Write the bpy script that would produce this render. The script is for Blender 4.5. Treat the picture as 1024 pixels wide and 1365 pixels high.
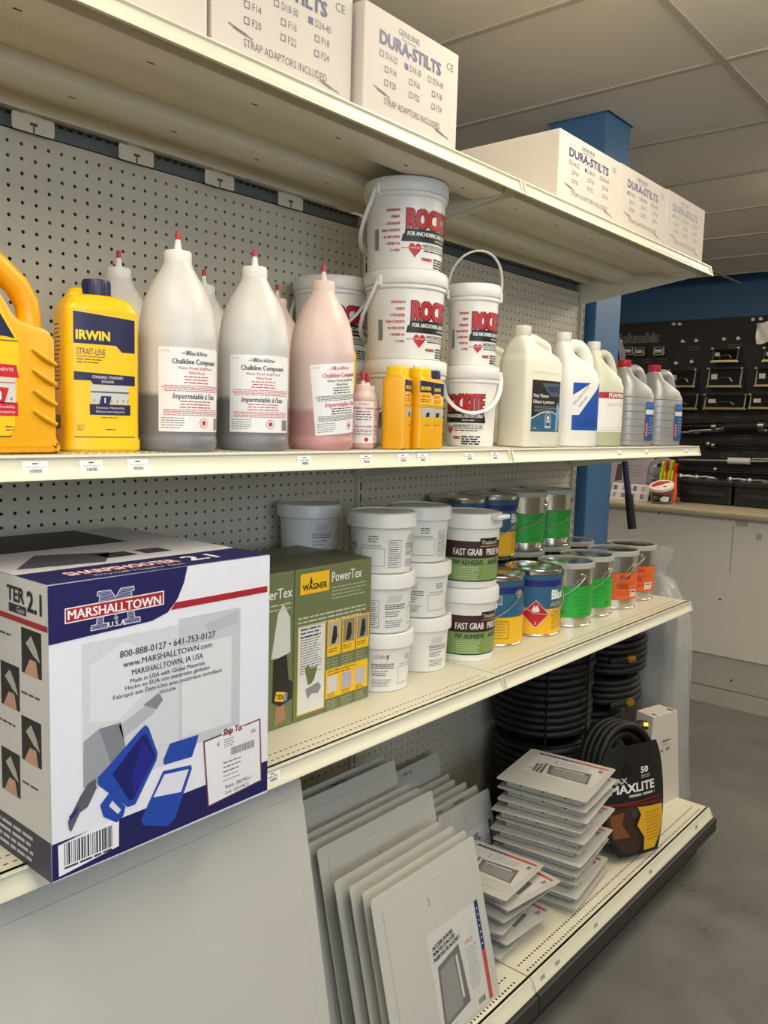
import bpy, bmesh, math, random
from mathutils import Vector, Matrix
random.seed(7)
for o in list(bpy.data.objects): bpy.data.objects.remove(o)
SC = bpy.context.scene
COL = SC.collection
PI = math.pi
# levels above the floor (m)
ZD, ZL, ZM, ZU, ZC = 0.160, 0.877, 1.417, 2.017, 2.610     # base deck, lower, middle, upper shelf, ceiling
XA, XJ, XE = -0.279, 0.940, 2.159                          # section joints along the run
# ---------------------------------------------------------------- camera (28 mm equivalent phone lens)
cam = bpy.data.cameras.new('camera'); cam_ob = bpy.data.objects.new('camera', cam); COL.objects.link(cam_ob)
fwd = Vector((0.75959718, 0.64119701, -0.10898859)); rgt = Vector((0.64711642, -0.76188415, 0.02780072))
up = rgt.cross(fwd)
CAM = Vector((-0.7243, -1.5009, 1.4731))
cam_ob.matrix_world = Matrix(((rgt.x, up.x, -fwd.x, CAM.x), (rgt.y, up.y, -fwd.y, CAM.y), (rgt.z, up.z, -fwd.z, CAM.z), (0, 0, 0, 1)))
cam.sensor_fit = 'HORIZONTAL'; cam.sensor_width = 36.0; cam.lens = 1109.27 / 1024 * 36.0
cam.clip_start = 0.02; cam.clip_end = 60
SC.camera = cam_ob
# ---------------------------------------------------------------- world, daylight, exposure
SC.view_settings.view_transform = 'Standard'; SC.view_settings.look = 'None'
SC.view_settings.gamma = 1.0; SC.view_settings.use_curve_mapping = False
SC.view_settings.exposure = 0.30
wd = bpy.data.worlds.new('sky'); SC.world = wd; wd.use_nodes = True
bg = wd.node_tree.nodes['Background']; bg.inputs[0].default_value = (0.55, 0.72, 1.0, 1); bg.inputs[1].default_value = 1.2
def daylight(name, loc, rot, sx, sy, power, col):
    l = bpy.data.lights.new(name, 'AREA'); l.shape = 'RECTANGLE'; l.size = sx; l.size_y = sy; l.energy = power; l.color = col
    o = bpy.data.objects.new(name, l); COL.objects.link(o); o.location = loc; o.rotation_euler = rot
# shop-front glazing in the wall behind the camera
daylight('window_daylight', (-1.6, -3.85, 1.85), (PI/2, 0, 0), 3.5, 1.15, 42, (0.70, 0.84, 1.0))
LAMP = 8.3                                                # ceiling fluorescent luminance
# ---------------------------------------------------------------- materials
def lin(h):
    h = h.lstrip('#'); c = [int(h[i:i+2], 16)/255 for i in (0, 2, 4)]
    return tuple(x/12.92 if x <= .04045 else ((x+.055)/1.055)**2.4 for x in c) + (1,)
MATS = {}
def mat(name, hexc, rough=.5, metal=0., var=.06, scale=30., bump=0., bscale=200., trans=0., coat=0., sub=0., spec=.5, hex2=None, stretch=None, detail=4):
    if name in MATS: return MATS[name]
    m = bpy.data.materials.new(name); m.use_nodes = True; N = m.node_tree.nodes; L = m.node_tree.links
    b = N['Principled BSDF']; c = lin(hexc)
    tc = N.new('ShaderNodeTexCoord'); nz = N.new('ShaderNodeTexNoise'); nz.inputs['Scale'].default_value = scale; nz.inputs['Detail'].default_value = detail
    src = tc.outputs['Object']
    if stretch:
        mp = N.new('ShaderNodeMapping'); mp.inputs['Scale'].default_value = stretch; L.new(src, mp.inputs[0]); src = mp.outputs[0]
    L.new(src, nz.inputs['Vector'])
    mx = N.new('ShaderNodeMix'); mx.data_type = 'RGBA'
    if hex2: A, B = c, lin(hex2)
    else: A = tuple(min(1, x*(1-var)) for x in c[:3])+(1,); B = tuple(min(1, x*(1+var)) for x in c[:3])+(1,)
    mx.inputs[6].default_value = A; mx.inputs[7].default_value = B
    L.new(nz.outputs[0], mx.inputs[0]); L.new(mx.outputs[2], b.inputs['Base Color'])
    b.inputs['Roughness'].default_value = rough; b.inputs['Metallic'].default_value = metal
    b.inputs['Specular IOR Level'].default_value = spec
    if trans: b.inputs['Transmission Weight'].default_value = trans
    if coat: b.inputs['Coat Weight'].default_value = coat; b.inputs['Coat Roughness'].default_value = .1
    if sub:
        b.inputs['Subsurface Weight'].default_value = sub; b.inputs['Subsurface Radius'].default_value = (.02, .02, .02); b.inputs['Subsurface Scale'].default_value = .5
    if bump:
        n2 = N.new('ShaderNodeTexNoise'); n2.inputs['Scale'].default_value = bscale; L.new(tc.outputs['Object'], n2.inputs['Vector'])
        bp = N.new('ShaderNodeBump'); bp.inputs['Strength'].default_value = bump; bp.inputs['Distance'].default_value = .002
        L.new(n2.outputs[0], bp.inputs['Height']); L.new(bp.outputs[0], b.inputs['Normal'])
    MATS[name] = m; return m
def ink(h, rough=.45): return mat('ink_'+h.lstrip('#'), h, rough, var=.03, scale=60)
def emit(name, hexc, strength):
    m = bpy.data.materials.new(name); m.use_nodes = True; N = m.node_tree.nodes; L = m.node_tree.links
    N.remove(N['Principled BSDF']); e = N.new('ShaderNodeEmission'); e.inputs[0].default_value = lin(hexc); e.inputs[1].default_value = strength
    L.new(e.outputs[0], N['Material Output'].inputs[0]); MATS[name] = m; return m
def film(name, hexc, clear, rough):
    "thin plastic film: part clear, part milky"
    m = bpy.data.materials.new(name); m.use_nodes = True; N = m.node_tree.nodes; L = m.node_tree.links
    b = N['Principled BSDF']; b.inputs['Base Color'].default_value = lin(hexc); b.inputs['Roughness'].default_value = rough
    t = N.new('ShaderNodeBsdfTransparent'); mix = N.new('ShaderNodeMixShader')
    tc = N.new('ShaderNodeTexCoord'); nz = N.new('ShaderNodeTexNoise'); nz.inputs['Scale'].default_value = 9; L.new(tc.outputs['Object'], nz.inputs['Vector'])
    mr = N.new('ShaderNodeMapRange'); mr.inputs[3].default_value = clear-.12; mr.inputs[4].default_value = clear+.12; L.new(nz.outputs[0], mr.inputs[0])
    L.new(mr.outputs[0], mix.inputs[0]); L.new(b.outputs[0], mix.inputs[1]); L.new(t.outputs[0], mix.inputs[2]); L.new(mix.outputs[0], N['Material Output'].inputs[0])
    MATS[name] = m; return m
CREAM = mat('shelf_enamel', '#dcd7c2', .38, var=.03, scale=6)
PUTTY = mat('pegboard_enamel', '#cac2ae', .5, var=.04, scale=5)
BLACK = mat('black_void', '#0a0a0a', .8)
STEEL = mat('galvanised_steel', '#8d9299', .35, .8, var=.12, scale=18)
TIN = mat('bright_tinplate', '#d6d3c8', .2, 1.0, var=.05, scale=12)
KICK = mat('black_kick_vinyl', '#2e2c2a', .55, var=.15, scale=14)
WHITEP = mat('white_pail_plastic', '#e9e7e1', .33, var=.02, scale=8, sub=.0)
CARD_W = mat('white_carton', '#d2c9be', .7, var=.03, scale=9, bump=.05)
# ---------------------------------------------------------------- mesh helpers
class MB:
    def __init__(s): s.v = []; s.f = []; s.m = []
    def add(s, vs, fs, mi=0):
        o = len(s.v); s.v += [tuple(p) for p in vs]; s.f += [tuple(i+o for i in q) for q in fs]; s.m += [mi]*len(fs); return s
    def box(s, a, b, mi=0):
        x0, y0, z0 = a; x1, y1, z1 = b
        v = [(x0,y0,z0),(x1,y0,z0),(x1,y1,z0),(x0,y1,z0),(x0,y0,z1),(x1,y0,z1),(x1,y1,z1),(x0,y1,z1)]
        return s.add(v, [(3,2,1,0),(4,5,6,7),(0,1,5,4),(1,2,6,5),(2,3,7,6),(3,0,4,7)], mi)
    def lathe(s, prof, n=32, mi=0, c=(0,0), cap=True, sx=1, sy=1):
        vs = []; fs = []
        for r, z in prof:
            for k in range(n):
                a = 2*PI*k/n; vs.append((c[0]+r*sx*math.cos(a), c[1]+r*sy*math.sin(a), z))
        for j in range(len(prof)-1):
            for k in range(n):
                k2 = (k+1) % n; fs.append((j*n+k, j*n+k2, (j+1)*n+k2, (j+1)*n+k))
        if cap: fs += [tuple(reversed(range(n))), tuple(range((len(prof)-1)*n, len(prof)*n))]
        return s.add(vs, fs, mi)
    def loft(s, secs, n=32, mi=0, cap=True):
        "secs: (z, cx, cy, hx, hy, exponent)"
        vs = []; fs = []
        for z, cx, cy, hx, hy, e in secs:
            for k in range(n):
                a = 2*PI*(k+.5)/n; ca, sa = math.cos(a), math.sin(a)
                vs.append((cx+hx*math.copysign(abs(ca)**(2/e), ca), cy+hy*math.copysign(abs(sa)**(2/e), sa), z))
        for j in range(len(secs)-1):
            for k in range(n):
                k2 = (k+1) % n; fs.append((j*n+k, j*n+k2, (j+1)*n+k2, (j+1)*n+k))
        if cap: fs += [tuple(reversed(range(n))), tuple(range((len(secs)-1)*n, len(secs)*n))]
        return s.add(vs, fs, mi)
    def tube(s, path, r, n=8, mi=0, cap=True, flat=1.0):
        "r: number or list of radii; flat scales the second axis"
        P = [Vector(p) for p in path]; vs = []; fs = []; up0 = Vector((0,0,1)); prev = None
        for i, p in enumerate(P):
            t = (P[min(i+1, len(P)-1)]-P[max(i-1, 0)]).normalized()
            if prev is None:
                a = t.orthogonal().normalized() if abs(t.dot(up0)) > .95 else t.cross(up0).normalized()
            else:
                a = (prev-t*prev.dot(t)).normalized()
            prev = a; b = t.cross(a); rr = r[i] if isinstance(r, (list, tuple)) else r
            for k in range(n):
                q = 2*PI*k/n; vs.append(p+a*rr*math.cos(q)+b*rr*flat*math.sin(q))
        for j in range(len(P)-1):
            for k in range(n):
                k2 = (k+1) % n; fs.append((j*n+k, j*n+k2, (j+1)*n+k2, (j+1)*n+k))
        if cap: fs += [tuple(reversed(range(n))), tuple(range((len(P)-1)*n, len(P)*n))]
        return s.add(vs, fs, mi)
    def extr(s, prof, x0, x1, mi=0, cap=True):
        "profile of (y,z) swept along x"
        n = len(prof); vs = [(x0, y, z) for y, z in prof]+[(x1, y, z) for y, z in prof]
        fs = [(k, (k+1) % n, n+(k+1) % n, n+k) for k in range(n)]
        if cap: fs += [tuple(reversed(range(n))), tuple(range(n, 2*n))]
        return s.add(vs, fs, mi)
    def prism(s, pts, z0, z1, mi=0):
        n = len(pts); vs = [(x, y, z0) for x, y in pts]+[(x, y, z1) for x, y in pts]
        return s.add(vs, [(k, (k+1) % n, n+(k+1) % n, n+k) for k in range(n)]+[tuple(reversed(range(n))), tuple(range(n, 2*n))], mi)
    def xf(s, M, start=0):
        s.v[start:] = [tuple(M @ Vector(p)) for p in s.v[start:]]; return s
    def mesh(s, name, mats, smooth=None, bevel=0, fix=True):
        me = bpy.data.meshes.new(name); me.from_pydata(s.v, [], s.f)
        if not isinstance(mats, (list, tuple)): mats = [mats]
        for m in mats: me.materials.append(m)
        me.polygons.foreach_set('material_index', s.m)
        if bevel or fix:
            bm = bmesh.new(); bm.from_mesh(me)
            if fix: bmesh.ops.recalc_face_normals(bm, faces=bm.faces)
            if bevel: bmesh.ops.bevel(bm, geom=[e for e in bm.edges if len(e.link_faces) == 2 and e.calc_face_angle(0) > .6], offset=bevel, segments=2, profile=.5, affect='EDGES')
            bm.to_mesh(me); bm.free()
        if smooth is not None:
            me.polygons.foreach_set('use_smooth', [True]*len(me.polygons)); me.set_sharp_from_angle(angle=math.radians(smooth))
        me.update(); return me
    def build(s, name, mats, parent=None, smooth=None, bevel=0, fix=True, loc=None):
        return obj(name, s.mesh(name, mats, smooth, bevel, fix), parent, loc)
TINY = {'slots', 'perforations', 'rib_slots', 'rail_perforation', 'nail_holes', 'moulded_dots', 'cap_ribs', 'leaf_gap'}     # too small to pick apart
def obj(name, me, parent=None, loc=None, rot=None):
    o = bpy.data.objects.new(name, me); COL.objects.link(o)
    if parent: o.parent = parent
    if name in TINY: o['kind'] = 'stuff'
    if loc: o.location = loc
    if rot: o.rotation_euler = rot
    return o
def thing(name, label, cat, loc=(0,0,0), rotz=0., group=None):
    o = bpy.data.objects.new(name, None); o.empty_display_size = .03; COL.objects.link(o)
    o.location = loc; o.rotation_euler = (0, 0, rotz); o['label'] = label; o['category'] = cat
    if group: o['group'] = group
    return o
def tag(o, label, cat, group=None):
    o['label'] = label; o['category'] = cat
    if group: o['group'] = group
    return o
def structure(o): o['kind'] = 'structure'; return o
def dup(root, label, loc=None, rotz=None, group=None):
    r = root.copy(); COL.objects.link(r); r['label'] = label
    if loc: r.location = loc
    if rotz is not None: r.rotation_euler = (0, 0, rotz)
    if group: r['group'] = group
    for ch in root.children:
        c = ch.copy(); COL.objects.link(c); c.parent = r
        for g in ch.children:
            d = g.copy(); COL.objects.link(d); d.parent = c
    return r
def faceang(x, y): return math.atan2(CAM.y-y, CAM.x-x)          # bearing from a thing to the viewer
# ---------------------------------------------------------------- printing on surfaces
_G = {}
def glyphs(body, bold=0., shear=0.):
    k = (body, shear)
    if k in _G: return _G[k]
    cu = bpy.data.curves.new('t', 'FONT'); cu.body = body; cu.size = 1; cu.resolution_u = 2; cu.shear = shear
    ob = bpy.data.objects.new('t', cu); me = ob.to_mesh()
    vs = [(v.co.x, v.co.y) for v in me.vertices]; fs = [tuple(p.vertices) for p in me.polygons]
    ob.to_mesh_clear(); bpy.data.objects.remove(ob); bpy.data.curves.remove(cu)
    _G[k] = (vs, fs); return vs, fs
def clip(poly, a, b):
    def half(P, c, sgn):
        out = []
        for i in range(len(P)):
            p, q = P[i], P[(i+1) % len(P)]; dp, dq = sgn*(p[0]-c), sgn*(q[0]-c)
            if dp >= 0: out.append(p)
            if dp*dq < 0:
                t = dp/(dp-dq); out.append((p[0]+(q[0]-p[0])*t, p[1]+(q[1]-p[1])*t))
        return out
    P = half(poly, a, 1)
    return half(P, b, -1) if len(P) > 2 else []
class Print:
    def __init__(s): s.items = []; s.cols = []
    def ci(s, h):
        if h not in s.cols: s.cols.append(h)
        return s.cols.index(h)
    def poly(s, pts, h, lay=1): s.items.append(([tuple(p) for p in pts], [tuple(range(len(pts)))], s.ci(h), lay)); return s
    def rect(s, x0, y0, x1, y1, h, lay=0): return s.poly([(x0,y0),(x1,y0),(x1,y1),(x0,y1)], h, lay)
    def frame(s, x0, y0, x1, y1, w, h, lay=1):
        s.rect(x0,y0,x1,y0+w,h,lay); s.rect(x0,y1-w,x1,y1,h,lay); s.rect(x0,y0+w,x0+w,y1-w,h,lay); s.rect(x1-w,y0+w,x1,y1-w,h,lay); return s
    def line(s, x0, y0, x1, y1, w, h, lay=1):
        dx, dy = x1-x0, y1-y0; l = math.hypot(dx, dy) or 1; nx, ny = -dy/l*w/2, dx/l*w/2
        return s.poly([(x0-nx,y0-ny),(x1-nx,y1-ny),(x1+nx,y1+ny),(x0+nx,y0+ny)], h, lay)
    def ell(s, cx, cy, rx, ry, h, lay=1, n=20): return s.poly([(cx+rx*math.cos(2*PI*k/n), cy+ry*math.sin(2*PI*k/n)) for k in range(n)], h, lay)
    def text(s, body, x, y, hgt, h, lay=2, al='L', w=None, bold=0., shear=0., rot=0.):
        vs, fs = glyphs(body, bold, shear)
        if not vs: return s
        x0 = min(v[0] for v in vs); x1 = max(v[0] for v in vs)
        k = hgt/.70; kx = k if w is None else w/(x1-x0); W = (x1-x0)*kx
        ox = {'L': 0, 'C': -W/2, 'R': -W}[al]; c, sn = math.cos(rot), math.sin(rot); out = []
        for vx, vy in vs:
            px = (vx-x0)*kx+ox; py = vy*k; out.append((x+px*c-py*sn, y+px*sn+py*c))
        ci = s.ci(h); b = bold*k
        if bold > 0:                                              # heavier weight: the same strokes restruck a hair apart
            sh = [(-b, 0), (b, 0)] if bold < .028 else [(-b, -b*.8), (b, -b*.8), (-b, b*.8), (b, b*.8), (0, 0)]
            for i, (ax, ay) in enumerate(sh):
                s.items.append(([(q[0]+ax*c-ay*sn, q[1]+ax*sn+ay*c) for q in out], fs, ci, lay+.12*i))
        else: s.items.append((out, fs, ci, lay))
        return s
    def bars(s, x, y, w, n, pitch, th, h, lay=1, al='L', seed=1, ragged=.25):
        "illegible fine print: n lines of word-long dashes going down from y"
        R = random.Random(seed)
        for i in range(n):
            L = w*(1-ragged*R.random()); px = x if al == 'L' else (x-L/2 if al == 'C' else x-L); end = px+L
            while px < end:
                q = min(end-px, th*(2.5+5*R.random())); s.rect(px, y-i*pitch-th, px+q, y-i*pitch, h, lay); px += q+th*.9
        return s
    def barcode(s, x, y, w, hgt, h, lay=2, seed=3):
        R = random.Random(seed); px = x; u = w/60
        while px < x+w:
            q = u*R.choice((.7, 1, 1, 2)); s.rect(px, y, min(px+q, x+w), y+hgt, h, lay); px += q+u*R.choice((.8, 1, 1.6))
        return s
    def build(s, name, parent, fn, curved=False, step=.008, eps=.00016, base=.0003, label=None):
        mb = MB()
        for vs, fs, ci, lay in s.items:
            off = base+eps*lay
            for f in fs:
                P = [vs[i] for i in f]
                if curved:
                    a = min(p[0] for p in P); b = max(p[0] for p in P)
                    if b-a > step*1.3:
                        n = math.ceil((b-a)/step)
                        for k in range(n):
                            Q = clip(P, a+(b-a)*k/n, a+(b-a)*(k+1)/n)
                            if len(Q) > 2: mb.add([fn(q[0], q[1], off) for q in Q], [tuple(range(len(Q)))], ci)
                        continue
                mb.add([fn(p[0], p[1], off) for p in P], [tuple(range(len(P)))], ci)
        o = mb.build(name, [ink(c) for c in s.cols], parent, fix=False)
        if curved: o.data.polygons.foreach_set('use_smooth', [True]*len(o.data.polygons))
        if label: o['label'] = label
        return o
def on_front(u, v, o): return (u, -o, v)
def on_cyl(r0, r1, h, phi):
    "wrap on a (tapering) drum of height h; u arc length measured at mid radius from bearing phi"
    rm = (r0+r1)/2
    def fn(u, v, o):
        a = phi+u/rm; r = r0+(r1-r0)*v/h+o; return (r*math.cos(a), r*math.sin(a), v)
    return fn
def px(u, v, x=None, y=None, z=None):
    "point where the sight line of photo pixel (u,v) meets a plane x=, y= or z="
    d = rgt*((u-512)/1109.27)-up*((v-682.5)/1109.27)+fwd
    t = (x-CAM.x)/d.x if x is not None else (y-CAM.y)/d.y if y is not None else (z-CAM.z)/d.z
    return CAM+d*t
# ================================================================ ROOM
RX0, RX1, RY0, RY1 = -4.0, 6.07, -4.0, 3.6
def floor_mat():
    m = mat('sealed_concrete', '#5f5e5a', .42, var=.0, scale=1.6, hex2='#767570', bump=.06, bscale=60, detail=9)
    N = m.node_tree.nodes; L = m.node_tree.links
    tc = [n for n in N if n.bl_idname == 'ShaderNodeTexCoord'][0]; b = N['Principled BSDF']
    n = N.new('ShaderNodeTexNoise'); n.inputs['Scale'].default_value = 5.5; n.inputs['Detail'].default_value = 10; n.inputs['Roughness'].default_value = .7; L.new(tc.outputs['Object'], n.inputs['Vector'])
    r = N.new('ShaderNodeMapRange'); r.inputs[1].default_value = .35; r.inputs[2].default_value = .7; r.inputs[3].default_value = .25; r.inputs[4].default_value = .6
    L.new(n.outputs[0], r.inputs[0]); L.new(r.outputs[0], b.inputs['Roughness'])
    mx = N.new('ShaderNodeMix'); mx.data_type = 'RGBA'; mx.blend_type = 'MULTIPLY'; mx.inputs[0].default_value = .55
    src = b.inputs['Base Color'].links[0].from_socket; cr = N.new('ShaderNodeValToRGB'); cr.color_ramp.elements[0].position = .36; cr.color_ramp.elements[0].color = (.62, .6, .57, 1); cr.color_ramp.elements[1].position = .62; cr.color_ramp.elements[1].color = (1, 1, 1, 1)
    L.new(n.outputs[0], cr.inputs[0]); L.new(src, mx.inputs[6]); L.new(cr.outputs[0], mx.inputs[7]); L.new(mx.outputs[2], b.inputs['Base Color'])
    return m
structure(MB().box((RX0, RY0, -.1), (RX1, RY1, 0)).build('floor', floor_mat()))
BLUEW = mat('blue_wall_paint', '#2f587f', .55, var=.04, scale=4)
WARMW = mat('warm_grey_wall_paint', '#a59d8f', .6, var=.03, scale=4)
structure(MB().box((RX1, RY0, 0), (RX1+.12, RY1, ZC+.2)).build('wall_far', BLUEW))
structure(MB().box((RX0, RY1, 0), (RX1, RY1+.12, ZC+.2)).build('wall_rear', WARMW))
structure(MB().box((RX0-.12, RY0, 0), (RX0, RY1, ZC+.2)).build('wall_left', WARMW)); z0, z1 = 1.25, 2.45
wf = MB(); a, b = -3.4, .2
wf.box((RX0, RY0-.12, 0), (a, RY0, ZC+.2)).box((b, RY0-.12, 0), (RX1, RY0, ZC+.2)).box((a, RY0-.12, 0), (b, RY0, z0)).box((a, RY0-.12, z1), (b, RY0, ZC+.2))
structure(wf.build('wall_front', WARMW))
ALU = mat('aluminium_frame', '#9a9c9e', .4, .9)
GLASS = film('window_glass', '#dfe8ee', .8, .05)
w2 = thing('window_1', 'large shop window behind the aisle', 'window', ((a+b)/2, RY0-.06, 0)); del w2['category']; del w2['label']; structure(w2)
for q in (a, (a+b)/2-.03, b-.06): MB().box((q-(a+b)/2, -.04, z0), (q-(a+b)/2+.06, .04, z1)).build('window_frame', ALU, w2)
MB().box((a-(a+b)/2, -.005, z0), (b-(a+b)/2, .005, z1)).build('pane', GLASS, w2)
# ---- suspended ceiling: every lay-in tile is a piece, rails between, unseen fluorescent wrap lights with dropped lenses
TX0, TY0, TW, TD = 2.01, -.52, .61, 1.22
ceil = structure(MB().box((RX0, RY0, ZC+.12), (RX1, RY1, ZC+.2)).build('ceiling', WARMW))
TILE = mat('ceiling_tile', '#e3ddd0', .85, var=.05, scale=120, bump=.25, bscale=260)
RAIL = mat('ceiling_rail_paint', '#bdb6a8', .55)
tile_me = MB().box((0, 0, 0), (TW-.022, TD-.022, .012)).mesh('tile', TILE)
lamp_tiles = []
ix0 = math.floor((RX0-TX0)/TW)+1; ix1 = math.ceil((RX1-TX0)/TW)-1; iy0 = math.floor((RY0-TY0)/TD)+1; iy1 = math.ceil((RY1-TY0)/TD)-1
LAMPS = {(-8, -1), (-5, -1), (-2, -1), (2, -1), (5, -1), (-4, -2), (1, -2), (-4, 1), (2, 1), (5, -2)}  # unseen lamps; rear and far ones added to light the ceiling and wall
for i in range(ix0, ix1):
    for j in range(iy0, iy1):
        x, y = TX0+i*TW+.011, TY0+j*TD+.011
        if (i, j) in LAMPS: lamp_tiles.append((x, y)); continue
        if i == 0 and j == 0: continue
        obj('tile', tile_me, ceil, (x, y, ZC+.004))
for i in (0,):                                                      # tiles cut round the column
    x = TX0+i*TW+.011; 
    t = MB()
    cx0, cx1, cy0, cy1 = 2.185-x, 2.415-x, -.055-(TY0+.011), .20-(TY0+.011)
    W_, D_ = TW-.022, TD-.022
    ax0, ax1 = max(0, cx0), min(W_, cx1)
    if ax1 > ax0:
        t.box((0, 0, 0), (W_, cy0, .012)).box((0, cy1, 0), (W_, D_, .012))
        if ax0 > 0: t.box((0, cy0, 0), (ax0, cy1, .012))
        if ax1 < W_: t.box((ax1, cy0, 0), (W_, cy1, .012))
    else: t.box((0, 0, 0), (W_, D_, .012))
    t.build('tile', TILE, ceil, loc=(x, TY0+.011, ZC+.004))
for i in range(ix0, ix1+1):
    MB().box((TX0+i*TW-.012, RY0, ZC-.001), (TX0+i*TW+.012, RY1, ZC+.004)).build('cross_rail', RAIL, ceil)
for j in range(iy0, iy1+1):
    MB().box((RX0, TY0+j*TD-.012, ZC-.002), (RX1, TY0+j*TD+.012, ZC+.004)).build('main_rail', RAIL, ceil)
GLOW = emit('fluorescent_diffuser', '#fff3dc', LAMP)
diff_me = MB().extr([(.08, 0), (.06, -.035), (.10, -.085), (TW-.122, -.085), (TW-.082, -.035), (TW-.102, 0)], .03, TD-.052).xf(Matrix(((0, 1, 0, 0), (1, 0, 0, 0), (0, 0, 1, 0), (0, 0, 0, 1)))).mesh('diffuser', GLOW)  # lens hung below the ceiling so its glow also brightens the tiles
tray_me = MB().box((0, 0, .006), (TW-.022, TD-.022, .06)).mesh('tray', RAIL)
for k, (x, y) in enumerate(lamp_tiles):
    r = thing('ceiling_light', 'dropped-lens fluorescent ceiling light outside the picture', 'light', (x, y, ZC), group='dropped-lens fluorescent ceiling lights')
    obj('diffuser', diff_me, r); obj('tray', tray_me, r)
# ---- blue square column
BLUEC = mat('blue_column_paint', '#44709c', .45, var=.05, scale=6, stretch=(1, 1, .15))
col_o = MB().box((2.195, -.045, 0), (2.405, .19, ZC+.1)).build('column', BLUEC, bevel=.004)
structure(col_o)
# ================================================================ GONDOLA SHELVING
gon = thing('gondola_frame', 'putty coloured slotted upright frame with pegboard back panels', 'shelving', (0, 0, 0))
def peg_mesh():
    mb = MB(); P = .0254; R = .0036; n = 8
    for c in range(47):
        for r in range(70):
            cx, cz = (c+1)*P, 1.945-r*P; o = []; h = []; hb = []
            for k in range(n):
                a = PI/4*k; ca, sa = math.cos(a), math.sin(a); s = 1/max(abs(ca), abs(sa))
                o.append((cx+ca*s*P/2, 0, cz+sa*s*P/2)); h.append((cx+R*ca, 0, cz+R*sa)); hb.append((cx+R*ca, .004, cz+R*sa))
            mb.add(o+h+hb, [(k, (k+1) % n, n+(k+1) % n, n+k) for k in range(n)]+[(n+k, n+(k+1) % n, 2*n+(k+1) % n, 2*n+k) for k in range(n)])
    e = P/2; x0, x1, zt, zb = e, 47*P+e, 1.945+e, 1.945-69*P-e
    mb.add([(x0, 0, zt), (x1, 0, zt), (x1, 0, zt+.008), (x0, 0, zt+.008), (x1, .004, zt+.008), (x0, .004, zt+.008)], [(0, 1, 2, 3), (3, 2, 4, 5)])
    mb.add([(x0, 0, .12), (x1, 0, .12), (x1, 0, zb), (x0, 0, zb)], [(0, 1, 2, 3)])
    return mb.mesh('pegboard', PUTTY, fix=False)
pm = peg_mesh()
for x in (XA-1.219, XA, XJ): obj('pegboard', pm, gon, (x, 0, 0))
UPR = PUTTY
um = MB().box((-.0125, -.012, 0), (.0125, .058, 2.012)).mesh('upright', UPR, bevel=.0015)
sm = MB()
for k in range(58): sm.box((-.002, -.0126, .14+k*.0318), (.002, -.0115, .14+k*.0318+.023))
sm = sm.mesh('slots', BLACK)
for x in (XA-1.219, XA, XJ, XE):
    u = obj('upright', um, gon, (x, 0, 0)); obj('slots', sm, u)
for x in (XA-1.219, XA, XJ):
    MB().box((x+.013, .052, .1), (x+1.206, .056, 1.974)).build('back_panel', mat('dark_back_panel', '#3a3834', .8), gon)
    MB().box((x+.013, .012, 1.972), (x+1.206, .02, 1.998)).box((x+.013, .004, 1.998), (x+1.206, .02, 2.000)).build('rear_rail', mat('zinc_rail', '#6f757d', .45, .3, var=.1, scale=18), gon)
    rl = MB()
    for k in range(60): rl.box((x+.03+k*.0195, .0112, 1.9945), (x+.039+k*.0195, .0121, 1.9975))
    rl.build('rail_perforation', BLACK, gon)
def lip(yf):
    "price channel profile, z relative to the shelf top"
    return [(yf+.010, .0), (yf, .0), (yf-.001, -.003), (yf+.003, -.0055), (yf+.001, -.015), (yf-.003, -.025), (yf-.0085, -.0285), (yf-.009, -.032), (yf-.006, -.033), (yf+.004, -.0285), (yf+.010, -.026)]
def bracket_mesh(yf):
    pts = [(-.004, -.004), (-.004, -.092), (-.03, -.094), (yf+.06, -.034), (yf+.03, -.030), (yf+.02, -.006)]
    mb = MB(); mb.extr(pts, -.0015, .0015); return mb.mesh('bracket', CREAM)
BR = {}
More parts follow.
